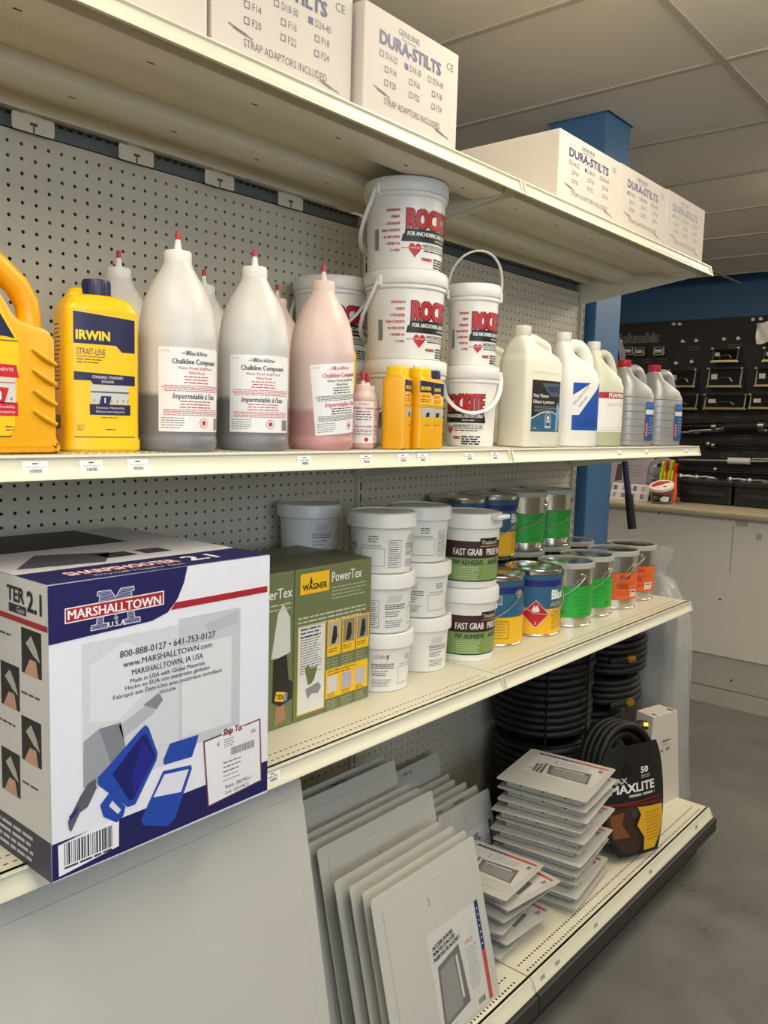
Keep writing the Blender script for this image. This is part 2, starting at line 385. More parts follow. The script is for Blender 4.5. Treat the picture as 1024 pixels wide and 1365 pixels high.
def shelf(x0, x1, z, yf, label, tags=(), dashes=True):
    r = thing('metal_shelf', label, 'shelf', (x0, 0, z), group='cream metal gondola shelves'); w = x1-x0
    MB().box((.002, yf+.004, -.002), (w-.002, -.013, 0)).build('shelf_plate', CREAM, r)
    MB().extr(lip(yf), .0015, w-.0015).build('price_channel', CREAM, r, smooth=50)
    for s in (.004, w-.009): MB().extr([(yf+.002, -.002), (yf-.001, -.003), (yf-.009, -.029), (yf-.004, -.031), (yf+.006, -.02)], s, s+.005).build('end_cap', CREAM, r)
    for ya, yb in ((-.436, -.347), (-.208, -.130)):
        MB().extr([(ya-.006, -.002), (ya, -.026), (ya+.008, -.030), (yb-.008, -.030), (yb, -.026), (yb+.006, -.002)], .02, w-.02).build('rib', CREAM, r, smooth=40)
        sl = MB()
        for k in range(6): sl.box((.1+k*.2, (ya+yb)/2-.003, -.0304), (.112+k*.2, (ya+yb)/2, -.0298))
        sl.build('rib_slots', BLACK, r)
    MB().box((.02, -.045, -.028), (w-.02, -.042, -.002)).build('rear_flange', CREAM, r)
    if yf not in BR: BR[yf] = bracket_mesh(yf)
    for s in (.0155, w-.0155):
        o = obj('bracket', BR[yf], r, (s, 0, 0))
        MB().lathe([(.005, 0), (.005, .003), (.002, .004)], 10).xf(Matrix.Rotation(PI/2, 4, 'Y' if s < .1 else 'Y') ).build('bolt', STEEL, o, loc=((-.004 if s > .1 else .002), yf+.10, -.018))
    if dashes:
        mb = MB(); n = int((w-.04)/.0127)
        for yy in (yf+.024, yf+.044):
            for k in range(n): mb.box((.02+k*.0127, yy-.0012, -.001), (.0265+k*.0127, yy+.0012, .0002))
        mb.build('perforations', BLACK, r)
    for k, (cx, tx, wd) in enumerate(tags):
        pr = Print(); pr.rect(-wd/2, 0, wd/2, .017, '#f4f2ec', 0)
        if len(tx) > 1: pr.text(tx, 0, .0085, .0021, '#55535a', 1, 'C', w=wd*.8)
        elif tx: pr.bars(0, .0105, wd*.7, 1, .003, .0016, '#7a787e', 1, 'C')
        if tx: pr.bars(0, .0148, wd*.25, 1, .003, .0018, '#55535a', 1, 'C')
        pr.barcode(-wd*.24, .002, wd*.48, .0048, '#4a484c', 1, seed=k+2)
        pr.build('price_tag', r, lambda u, v, o, cx=cx: (cx+u, yf-.0022+(v/.021)*.0048-o, -.0245+v*.98), base=.0004)
    return r
def tx(us, v, y): return [px(u, v, y=y).x for u in us]
mid_l = [(x-XA, t, .034) for x, t in zip(tx((49, 124, 186, 408, 490, 539, 565, 600, 627, 642, 661), 625, -.478), ('CHALK STRTLIN BLUE 5LB', 'CHALK STRTLIN RED 5LB', 'CHALK STRTLIN BLACK 5LB') + ('-',)*8)]
mid_l = [t for i, t in enumerate(mid_l) if i not in (7, 9)]
mid_r = [(x-XJ, '', .03) for x in tx((827, 863, 916), 606, -.478)]
low_l = [(x-XA, '-', .034) for x in tx((366,), 1032, -.486)]
LV = (('upper', ZU, -.474), ('middle', ZM, -.474), ('lower', ZL, -.482))
for nm, z, yf in LV:
    shelf(XA-1.219, XA, z, yf, 'cream metal %s shelf at the window end of the run' % nm)
up_l = shelf(XA, XJ, ZU, -.474, 'upper cream shelf holding the two nearest white stilt cartons')
up_r = shelf(XJ, XE, ZU, -.474, 'upper cream shelf holding the three far white stilt cartons')
shelf(XA, XJ, ZM, -.474, 'middle cream shelf holding the yellow and grey chalk bottles', mid_l)
shelf(XJ, XE, ZM, -.474, 'middle cream shelf holding the white and silver jugs', mid_r)
shelf(XA, XJ, ZL, -.482, 'lower cream shelf holding the blue carton and green cartons', low_l)
shelf(XJ, XE, ZL, -.482, 'lower cream shelf holding the paint cans', [])
# hanger tabs behind the upper shelf
for xc in (.038, .247, .452, .66):
    t = MB()
    n_ = [(-.015, -.002), (-.015, -.026), (-.036, -.026), (-.039, -.029), (-.039, -.052), (-.036, -.055), (.036, -.055), (.039, -.052), (.039, -.029), (.036, -.026), (.015, -.026), (.015, -.002)]
    t.add([(x_, -.021, z_) for x_, z_ in n_]+[(x_, -.019, z_) for x_, z_ in n_], [tuple(range(12)), tuple(reversed(range(12, 24)))]+[(k, 12+k, 12+(k+1) % 12, (k+1) % 12) for k in range(12)])
    o = t.build('hanger_tab', CREAM, up_l, loc=(xc-XA, 0, 0))
    MB().box((-.0015, -.0216, -.0545), (.0015, -.0209, -.043)).box((-.007, -.0216, -.043), (.007, -.0209, -.038)).build('keyhole', mat('keyhole_shadow', '#5a564c', .8), o)
# base deck
def deck(x0, x1, label, tags=(), end=False):
    r = thing('base_shelf', label, 'shelf', (x0, 0, ZD), group='cream metal base decks'); w = x1-x0; yf = -.596
    MB().box((.002, yf+.004, -.002), (w-.002, -.013, 0)).build('shelf_plate', CREAM, r)
    MB().extr([(yf+.01, 0), (yf, 0), (yf-.001, -.003), (yf-.008, -.022), (yf-.014, -.027), (yf-.015, -.031), (yf-.008, -.032), (yf+.005, -.02)], .002, w-.002).build('price_channel', CREAM, r, smooth=40)
    for s in (.003, w-.008): MB().extr([(yf+.004, -.001), (yf-.003, -.004), (yf-.014, -.027), (yf-.004, -.03)], s, s+.005).build('end_cap', CREAM, r)
    mb = MB(); n = int((w-.04)/.0127)
    for yy in (-.5495, -.575):
        for k in range(n): mb.lathe([(.0032, -.001), (.0032, .0002)], 8, c=(.021+k*.0127, yy))
    mb.build('perforations', BLACK, r)
    MB().box((.002, -.622, -.080), (w-.002+(.012 if end else 0), -.58, -.034)).build('bumper', KICK, r, bevel=.004)
    MB().box((.0, -.575, -ZD), (w-(.04 if end else 0), -.56, -.06)).build('kick_plate', KICK, r)
    if end: MB().box((w-.006, -.57, -ZD+.03), (w-.002, -.02, -.003)).build('end_panel', CREAM, r)
    for k, cx in enumerate(tags):
        pr = Print(); pr.rect(-.011, 0, .011, .012, '#cfcabb', 0).barcode(-.009, .003, .018, .007, '#8d8878', 1, seed=k+5)
        pr.build('price_tag', r, lambda u, v, o, cx=cx: (cx+u, yf-.009+v*.37-o, -.0225+v*.95), base=.0008)
    return r
deck(XA-1.219, XA, 'cream base deck at the window end of the run')
deck(XA, XJ, 'near cream base deck under the leaning access doors')
deck(XJ, XE, 'far cream base deck under the hoses with a black bumper', [px(u, v, y=-.604).x-XJ for u, v in ((724, 1300), (744, 1281), (795, 1229), (868, 1158), (929, 1100))], True)
# ================================================================ UPPER SHELF: white cartons
NAVY = '#3b4170'
def stilt_print(w, h, ticked):
    p = Print(); g = '#5a5862'
    p.text('GENUINE', w*.44, h*.865, h*.055, NAVY, 1, 'C', w=w*.22).bars(w*.44, h*.845, w*.16, 1, .01, h*.012, '#8d8d96', 1, 'C')
    p.text('DURA-STILTS', w*.47, h*.70, h*.115, NAVY, 2, 'C', w=w*.64, bold=.035)
    p.text('CE', w*.86, h*.80, h*.07, g, 1)
    rows = (('D14-22', 'D18-30', 'D24-40'), ('F14', 'F16', 'F18'), ('F20', 'F22', 'F24'))
    for j, rw in enumerate(rows):
        for i, t in enumerate(rw):
            x = w*(.15+.25*i)+(w*.05 if j else 0); y = h*(.585-.12*j); s = h*.055
            if (j, i) == ticked: p.rect(x, y, x+s, y+s, NAVY, 1)
            else: p.frame(x, y, x+s, y+s, h*.008, g)
            p.text(t, x+s*1.5, y, h*.06, g, 1, w=w*(.12 if j == 0 else .06))
    p.text('STRAP ADAPTORS INCLUDED', w*.50, h*.175, h*.062, g, 1, 'C', w=w*.60)
    p.line(w*.10, h*.30, w*.26, h*.25, h*.014, '#8a7468').line(w*.13, h*.285, w*.22, h*.262, h*.022, '#6b5f5c', 2)
    p.line(w*.74, h*.17, w*.90, h*.13, h*.014, '#8a7468').line(w*.76, h*.165, w*.84, h*.143, h*.022, '#6b5f5c', 2)
    return p
def carton(label, loc, rotz, w, h, d, ticked, cat='carton', group='white stilt cartons'):
    r = thing('stilt_carton', label, cat, loc, rotz, group)
    MB().box((0, 0, 0), (w, d, h)).build('carton_body', CARD_W, r, bevel=.002)
    MB().box((.001, d/2-.0008, h-.0004), (w-.001, d/2+.0008, h+.0004)).build('flap_seam', ink('#8a8378'), r)
    if ticked: stilt_print(w, h, ticked).build('carton_print', r, on_front)
    return r
carton('plain white carton cut off at the top left corner', (-.28, -.425, ZU), 0, .385, .20, .42, None)
carton('nearest printed stilt carton, pulled askew beside the plain white carton', (.114, -.425, ZU), math.radians(-2), .300, .20, .34, (0, 2))
carton('second printed stilt carton, over the chalk bottles, next to the gap', (.4275, -.452, ZU), 0, .286, .195, .30, (0, 1))
carton('stilt carton right of the gap, in front of the blue column', (1.140, -.451, ZU), 0, .338, .172, .58, (0, 1))
carton('middle one of the three stilt cartons standing past the gap', (1.481, -.451, ZU), 0, .326, .174, .58, (0, 0))
carton('farthest stilt carton at the end of the upper shelf', (1.811, -.451, ZU), 0, .318, .178, .56, (0, 0))
# ================================================================ MIDDLE SHELF
def two_tone(name, low, high, level, rough=.35, slope=0., sub=.15):
    "translucent bottle: the powder or liquid inside shows through the wall up to its level"
    m = bpy.data.materials.new(name); m.use_nodes = True; N = m.node_tree.nodes; L = m.node_tree.links; b = N['Principled BSDF']
    tc = N.new('ShaderNodeTexCoord'); sp = N.new('ShaderNodeSeparateXYZ'); L.new(tc.outputs['Object'], sp.inputs[0])
    nz = N.new('ShaderNodeTexNoise'); nz.inputs['Scale'].default_value = 25; L.new(tc.outputs['Object'], nz.inputs['Vector'])
    ma = N.new('ShaderNodeMath'); ma.operation = 'MULTIPLY_ADD'; ma.inputs[1].default_value = .006; L.new(nz.outputs[0], ma.inputs[0]); L.new(sp.outputs[2], ma.inputs[2])
    mb_ = N.new('ShaderNodeMath'); mb_.operation = 'MULTIPLY_ADD'; mb_.inputs[1].default_value = slope; L.new(sp.outputs[0], mb_.inputs[0]); L.new(ma.outputs[0], mb_.inputs[2])
    mr = N.new('ShaderNodeMapRange'); mr.inputs[1].default_value = level-.003; mr.inputs[2].default_value = level+.006; L.new(mb_.outputs[0], mr.inputs[0])
    mx = N.new('ShaderNodeMix'); mx.data_type = 'RGBA'; mx.inputs[6].default_value = lin(low); mx.inputs[7].default_value = lin(high); L.new(mr.outputs[0], mx.inputs[0])
    L.new(mx.outputs[2], b.inputs['Base Color']); b.inputs['Roughness'].default_value = rough
    if sub: b.inputs['Subsurface Weight'].default_value = sub; b.inputs['Subsurface Radius'].default_value = (.03, .03, .03); b.inputs['Subsurface Scale'].default_value = .3
    MATS[name] = m; return m
M_BLK = two_tone('bottle_black_chalk', '#7d7d80', '#d3d0cb', .089)
M_RED = two_tone('bottle_red_chalk', '#c39290', '#dcc3bb', .082, slope=-.15)
M_PNK = two_tone('bottle_pink_chalk_small', '#c99d98', '#dcbdb4', .10)
M_GRS = two_tone('bottle_grey_chalk_small', '#9c9a98', '#d6d2cc', .06)
RTIP = mat('red_nozzle_tip', '#b3222b', .4); WCAP = mat('white_cap', '#e3dfd8', .4); PCAP = mat('pink_dusty_cap', '#e2c5bb', .45)
PR_BOT = [(.054, 0), (.0595, .006), (.0605, .014), (.0598, .022), (.0585, .0245), (.0592, .028), (.0592, .168), (.0598, .172), (.0592, .178), (.0575, .198), (.0537, .220), (.0467, .240), (.039, .256), (.0302, .270), (.0238, .281), (.0205, .290)]
def chalk_label(c1, c2, name, w=.118):
    p = Print(); x = -w/2; p.rect(x, .031, w/2, .157, '#efedec', 0)
    p.text('2.27 Kg', x+.004, .150, .003, '#9a9aa0', 1)
    p.text(name, 0, .1455, .0065, c1, 1, 'C', w=.036, shear=.35, bold=.02)
    for k in range(3): p.line(-.026+k*.003, .1475+k*.002, -.012, .1475+k*.002, .0007, c1)
    p.text('Chalkline Compound', 0, .1325, .0078, c1, 1, 'C', w=.076, bold=.025)
    p.text('Water Proof, Scuff Proof', 0, .1245, .0042, c2, 1, 'C', w=.06, bold=.02).text('Wind Proof', 0, .1175, .0042, c2, 1, 'C', w=.027, bold=.02)
    p.bars(0, .1145, .042, 3, .0045, .0016, c2, 1, 'C', 4, .1).bars(0, .1005, w*.92, 4, .0026, .0011, c2, 1, 'C', 5, .1)
    p.text("Imperm\u00e9able \u00e0 l'eau", 0, .0805, .0085, c1, 1, 'C', w=.075, bold=.02, shear=.3)
    p.bars(0, .0775, .058, 3, .0044, .0016, c2, 1, 'C', 6, .12).bars(0, .0645, w*.9, 4, .0026, .0011, c2, 1, 'C', 7, .1)
    p.bars(x+.004, .052, .036, 5, .0036, .0011, '#6d6d72', 1, 'L', 8)
    p.ell(.012, .0445, .0078, .0078, '#c9565c', 1, 24).ell(.012, .0445, .0068, .0068, '#efedec', 2, 24)
    p.poly([(.012+.0055*math.cos(a)*(1 if k % 2 else .5), .0447+.0055*math.sin(a)*(1 if k % 2 else .5)) for k, a in enumerate([PI/2+2*PI*i/14 for i in range(14)])], '#b3222b', 3)
    p.barcode(w/2-.022, .034, .017, .018, '#3a3a3e', 1)
    return p
def chalk_bottle(label, x, y, bm, cm, dphi, c1='#1b1b1e', c2='#c23a45', name='Blackline', tilt=0, lab=True, k=1.0, group='large chalk bottles'):
    r = thing('chalk_bottle', label, 'bottle', (x, y, ZM), 0, group)
    MB().lathe([(a, z) for a, z in PR_BOT], 40).build('bottle_body', bm, r, smooth=40)
    MB().lathe([(.0205, .279), (.0212, .281), (.0212, .303), (.0195, .306), (.008, .307)], 28).build('cap', cm, r, smooth=40)
    n = MB().lathe([(.0068, .306), (.0058, .313), (.0036, .3255)], 14).build('nozzle', cm, r, smooth=40)
    MB().lathe([(.0040, .3235), (.0040, .334), (.0030, .336)], 14).build('nozzle_tip', RTIP, n, smooth=40)
    if lab:
        ph = faceang(x, y)+math.radians(dphi)
        f0 = on_cyl(.0595, .0595, 1, ph)
        f = (lambda u, v, o: f0(u*math.cos(tilt)-(v-.09)*math.sin(tilt), .09+(v-.09)*math.cos(tilt)+u*math.sin(tilt), o)) if tilt else f0
        chalk_label(c1, c2, name).build('paper_label', r, f, curved=True)
    return r
chalk_bottle('large grey chalk bottle right beside the yellow bottle, front row', .070, -.400, M_BLK, WCAP, 29)
chalk_bottle('large grey chalk bottle between the other grey one and the pink one, front row', .225, -.400, M_BLK, WCAP, 17)
chalk_bottle('large dusty pink chalk bottle in the front row', .390, -.400, M_RED, PCAP, 42, '#c23a45', '#2a2a2e', 'Redline', tilt=.10)
chalk_bottle('back-row white chalk bottle rising just left of the nearest large grey bottle', .103, -.184, M_BLK, WCAP, 20, lab=False)
chalk_bottle('back-row white chalk bottle seen between the two large grey bottles', .300, -.165, M_BLK, WCAP, 20, lab=False)
chalk_bottle('back-row pale pink chalk bottle between the second grey and the pink bottle', .498, -.156, M_RED, PCAP, 20, lab=False)
chalk_bottle('farthest white chalk bottle, only its tip showing above the navy cap', .172, -.062, M_BLK, WCAP, 20, lab=False)
def small_chalk(label, x, y, bm, cm, dphi, c1, c2):
    r = thing('small_chalk_bottle', label, 'bottle', (x, y, ZM), 0, 'small chalk bottles')
    MB().lathe([(.019, 0), (.0235, .004), (.0238, .09), (.0225, .102), (.017, .110), (.0145, .114)], 28).build('bottle_body', bm, r, smooth=40)
    MB().lathe([(.0155, .111), (.0157, .122), (.0145, .1245), (.006, .125)], 20).build('cap', cm, r, smooth=40)
    n = MB().lathe([(.0055, .124), (.0048, .128), (.0032, .136)], 12).build('nozzle', cm, r, smooth=40)
    MB().lathe([(.0046, .132), (.0044, .148), (.0034, .150)], 12).build('nozzle_tip', RTIP, n, smooth=40)
    p = Print(); p.rect(-.026, .012, .026, .092, '#ece4e1', 0).text('Redline' if c1 == '#c23a45' else 'Blackline', 0, .085, .004, c1, 1, 'C', w=.02, shear=.3)
    p.text('Chalkline Compound', 0, .077, .0046, c1, 1, 'C', w=.044, bold=.02).bars(0, .073, .04, 4, .005, .0018, c2, 1, 'C', 2)
    p.text('Imperm\u00e9able', 0, .042, .005, c1, 1, 'C', w=.036, shear=.3, bold=.02).bars(0, .038, .044, 4, .0032, .0012, c2, 1, 'C', 3)
    p.ell(.006, .019, .0042, .0042, '#b3222b', 1, 14)
    p.build('paper_label', r, on_cyl(.0238, .0238, 1, faceang(x, y)+math.radians(dphi)), curved=True, step=.004)
    return r
small_chalk('small pink chalk bottle with red tip beside the large pink one', .488, -.415, M_PNK, PCAP, 8, '#c23a45', '#4a4448')
small_chalk('small grey chalk bottle with red tip behind the small pink one', .541, -.380, M_GRS, WCAP, 18, '#2a2a2e', '#c23a45')
# ---- yellow bottles
YEL = mat('yellow_plastic', '#f2bd12', .33, var=.03, scale=9); YELD = mat('deep_yellow_plastic', '#eaa80f', .35, var=.03, scale=9); NAVYC = mat('navy_cap', '#23224a', .4); YCAP = mat('yellow_cap', '#f0c400', .35); REDC = mat('red_cap', '#b8202a', .4)
def on_super(hx, hy, e):
    return lambda u, v, o: (u, -hy*max(0, 1-abs(u/hx)**e)**(1/e)-o, v)
def strait_label(p, red=False):
    N1, Y1 = '#1d1d48', '#f5c715'
    p.rect(-.0445, .021, .0445, .196, Y1, 0)
    p.poly([(-.0445, .152), (-.0445, .196), (.0445, .190), (.0445, .143), (.024, .143), (.015, .152)], N1, 1)
    p.text('IRWIN', -.041, .158, .0125, '#f5d21a', 2, w=.047, bold=.035).text('STRAIT-LINE', -.041, .137, .009, N1, 2, w=.041).rect(-.041, .134, -.001, .1348, N1, 2)
    p.bars(-.041, .131, .038, 2, .004, .0014, '#5c5330', 2)
    p.poly([(-.0445, .101), (-.0445, .113), (.0445, .110), (.0445, .096), (-.018, .096), (-.022, .101)], N1, 1)
    p.text('STANDARD / STANDARD', .003, .1045, .004, '#f2f0ea', 2, 'C', w=.045).text('EST\u00c1NDAR', .003, .0985, .0036, '#f2f0ea', 2, 'C', w=.018)
    p.rect(-.022, .069, .034, .0955, '#c9cac8', 1).rect(-.022, .0845, .034, .0865, '#45454a', 2)
    for k, t in enumerate('02345'[:5]): p.text(t, -.0185+(0, .025, .034, .0425, .05)[k], .0715, .004, '#2e2e33', 2)
    p.poly([(-.010, .068), (-.007, .080), (.008, .080), (.005, .068)], N1, 3).text('1', -.0015, .0705, .007, '#ffffff', 4, 'C', bold=.03)
    p.rect(-.0235, .053, .0365, .068, N1, 1).text('Permanency / Weatherability', .0065, .062, .0032, '#d9d8e4', 2, 'C', w=.042).text('R\u00e9sistance aux intemp\u00e9ries', .0065, .0565, .0032, '#d9d8e4', 2, 'C', w=.042)
    p.bars(.006, .050, .026, 1, .004, .0012, '#6b5a10', 2, 'C').bars(-.041, .038, .01, 3, .003, .001, '#6b5a10', 2).bars(.006, .033, .014, 1, .004, .0014, '#6b5a10', 2, 'C')
    p.rect(-.0445, .021, .0445, .0222, N1, 1)
    return p
def strait_bottle(label, x, y, rz, capm):
    r = thing('chalk_powder_bottle', label, 'bottle', (x, y, ZM), rz, 'yellow chalk powder bottles'); hx, hy = .0555, .034
    S = [(0, 0, 0, hx-.003, hy-.003, 5), (.004, 0, 0, hx+.001, hy+.001, 5), (.016, 0, 0, hx+.001, hy+.001, 5), (.0205, 0, 0, hx-.001, hy-.001, 5), (.198, 0, 0, hx-.001, hy-.001, 5), (.206, 0, 0, hx-.004, hy-.002, 5), (.2075, 0, 0, hx-.006, hy-.003, 5), (.214, 0, 0, hx-.008, hy-.004, 4), (.219, 0, 0, hx-.014, hy-.008, 3.5), (.2225, 0, 0, .026, .020, 2.5)]
    MB().loft(S, 48).build('bottle_body', YEL, r, smooth=35)
    MB().loft([(.200, -.012, .012, .034, .018, 3), (.222, -.014, .013, .026, .015, 3), (.232, -.017, .014, .016, .011, 2.5), (.2345, -.018, .014, .008, .006, 2.2)], 28).build('rear_shoulder', YEL, r, smooth=50)
    c = MB().lathe([(.0195, .221), (.0198, .243), (.0185, .245), (.004, .2455)], 36).build('cap', capm, r, smooth=40)
    MB().add([], []); rg = MB()
    for k in range(24):
        a = 2*PI*k/24; rg.box((-.0006, -.0004, .224), (.0006, .0006, .241)); n0 = len(rg.v)-8
        rg.v[n0:] = [tuple(Matrix.Rotation(a, 3, 'Z') @ (Vector(p)+Vector((0, -.0198, 0)))) for p in rg.v[n0:]]
    rg.build('cap_ribs', capm, c)
    strait_label(Print()).build('bottle_label', r, on_super(hx-.001, hy-.001, 5), curved=True, step=.004)
    s = Print(); s.bars(-.022, .180, .03, 16, .006, .0016, '#4f4410', 0, 'L', 5).barcode(-.018, .032, .022, .02, '#2e2a18', 0)
    s.build('side_print', r, lambda u, v, o: (-(hx-.001)*max(0, 1-abs(u/(hy-.001))**5)**.2-o, -u, v), curved=True, step=.004)
    return r
strait_bottle('yellow bottle with navy screw cap beside the nearest large grey bottle', -.060, -.385, math.radians(-10), NAVYC)
strait_bottle('yellow bottle with red cap half hidden behind the large pink bottle', .603, -.216, math.radians(-40), REDC)
def small_strait(label, x, y, rz, capm):
    r = thing('small_chalk_powder_bottle', label, 'bottle', (x, y, ZM), rz, 'small yellow chalk powder bottles'); h = .0255
    MB().loft([(0, 0, 0, h-.003, h-.003, 4), (.003, 0, 0, h, h, 5), (.137, 0, 0, h, h, 5), (.143, 0, 0, h-.003, h-.003, 4), (.146, 0, 0, .021, .021, 3)], 32).build('bottle_body', YELD, r, smooth=35)
    MB().loft([(.145, 0, 0, .0215, .0215, 3), (.148, 0, 0, .0215, .0215, 3), (.161, 0, 0, .0205, .0205, 3), (.164, 0, 0, .018, .018, 3)], 24).build('cap', capm, r, smooth=35)
    p = Print(); N1 = '#1d1d48'
    p.poly([(-.022, .115), (-.022, .138), (.022, .136), (.022, .110), (.012, .110), (.008, .115)], N1, 1).text('IRWIN', -.020, .119, .0075, '#f5d21a', 2, w=.027, bold=.03).text('STRAIT-LINE', -.020, .105, .005, N1, 2, w=.024)
    p.bars(-.02, .101, .03, 2, .004, .0012, '#5c4a10', 1).rect(-.018, .066, .018, .084, '#b9b9b2', 1).rect(-.022, .085, .022, .091, '#c9a416', 1).poly([(-.006, .066), (-.004, .075), (.006, .075), (.004, .066)], N1, 2).rect(-.018, .056, .02, .0655, '#e0b81a', 1)
    p.bars(0, .05, .02, 1, .004, .0012, '#5c4a10', 1, 'C')
    p.build('bottle_label', r, on_super(h, h, 5), curved=True, step=.003)
    return r
small_strait('small yellow bottle turned sideways at the left of the yellow group', .566, -.438, math.radians(22), YCAP)
small_strait('small yellow bottle with yellow cap at the front of the group', .625, -.446, math.radians(-4), YCAP)
small_strait('small yellow bottle with navy cap behind the yellow-capped one', .690, -.422, math.radians(-4), NAVYC)
# ---- yellow handled jug (cut by the left edge)
jg = thing('handled_chalk_jug', 'large yellow handled jug cut off by the left edge of the picture', 'jug', (-.152, -.455, ZM), group='yellow handled jugs')
out = [(-.187, 0), (-.004, 0), (.0, .006), (-.001, .013), (-.006, .017), (-.007, .150), (-.016, .163), (-.058, .172), (-.096, .232), (-.112, .255), (-.165, .255), (-.183, .232), (-.187, .15)]
mb = MB(); mb.add([(x, 0, z) for x, z in out]+[(x, .105, z) for x, z in out], [tuple(range(len(out))), tuple(reversed(range(len(out), 2*len(out))))]+[(k, len(out)+k, len(out)+(k+1) % len(out), (k+1) % len(out)) for k in range(len(out))])
mb.build('jug_body', YELD, jg, smooth=35, bevel=.010)
MB().tube([(-.020, .052, .150), (-.018, .052, .175), (-.021, .052, .198), (-.034, .052, .219), (-.060, .052, .241), (-.090, .052, .263), (-.112, .052, .276), (-.130, .052, .270), (-.138, .052, .250)], [.015, .0155, .016, .0165, .0165, .0165, .0165, .016, .015], 16).build('handle', YELD, jg, smooth=50)
MB().lathe([(.020, .250), (.020, .285), (.018, .288)], 28, c=(-.145, .052)).build('cap', NAVYC, jg, smooth=40)
for k in range(4): MB().tube([(-.040, .000, .135-k*.026), (-.026, -.003, .125-k*.026), (-.010, -.001, .117-k*.026)], .0030, 8).build('grip_rib', YELD, jg, smooth=60)
p = Print(); N1 = '#1d1d48'
p.poly([(-.178, .022), (-.075, .022), (-.066, .032), (-.058, .130), (-.062, .150), (-.094, .205), (-.178, .205)], '#f5c715', 0)
p.poly([(-.178, .148), (-.075, .148), (-.063, .146), (-.094, .196), (-.178, .20)], N1, 1).text('IRWIN', -.151, .154, .017, '#f5d21a', 2, w=.066, bold=.035)
p.rect(-.178, .142, -.06, .1435, '#5c4a10', 1)
p.poly([(-.178, .100), (-.178, .116), (-.062, .113), (-.059, .097)], '#c92030', 1).text('PERMANENT / PERMANENTE', -.066, .105, .004, '#f2e0dc', 2, 'R', w=.078)
p.rect(-.140, .065, -.064, .097, '#d3d3cf', 1).rect(-.14, .090, -.064, .0912, '#c92030', 2).poly([(-.098, .066), (-.092, .085), (-.072, .084), (-.078, .066)], '#c92030', 2).text('3', -.085, .069, .011, '#ffffff', 3, 'C', bold=.03).text('4', -.0695, .068, .005, '#2e2e33', 2, 'C')
p.rect(-.145, .049, -.061, .066, '#c92030', 1).text('Permanency / Weatherability', -.065, .059, .0035, '#f2d8d4', 2, 'R', w=.06).text('R\u00e9sistance aux intemp\u00e9ries', -.065, .0525, .0035, '#f2d8d4', 2, 'R', w=.06)
p.bars(-.066, .036, .012, 2, .004, .0013, '#5c4a10', 1, 'R').rect(-.178, .0225, -.07, .024, '#4a3c10', 1)
p.build('jug_label', jg, on_front)
dup(jg, 'second yellow handled jug, only a sliver showing behind the first', (-.150, -.315, ZM))
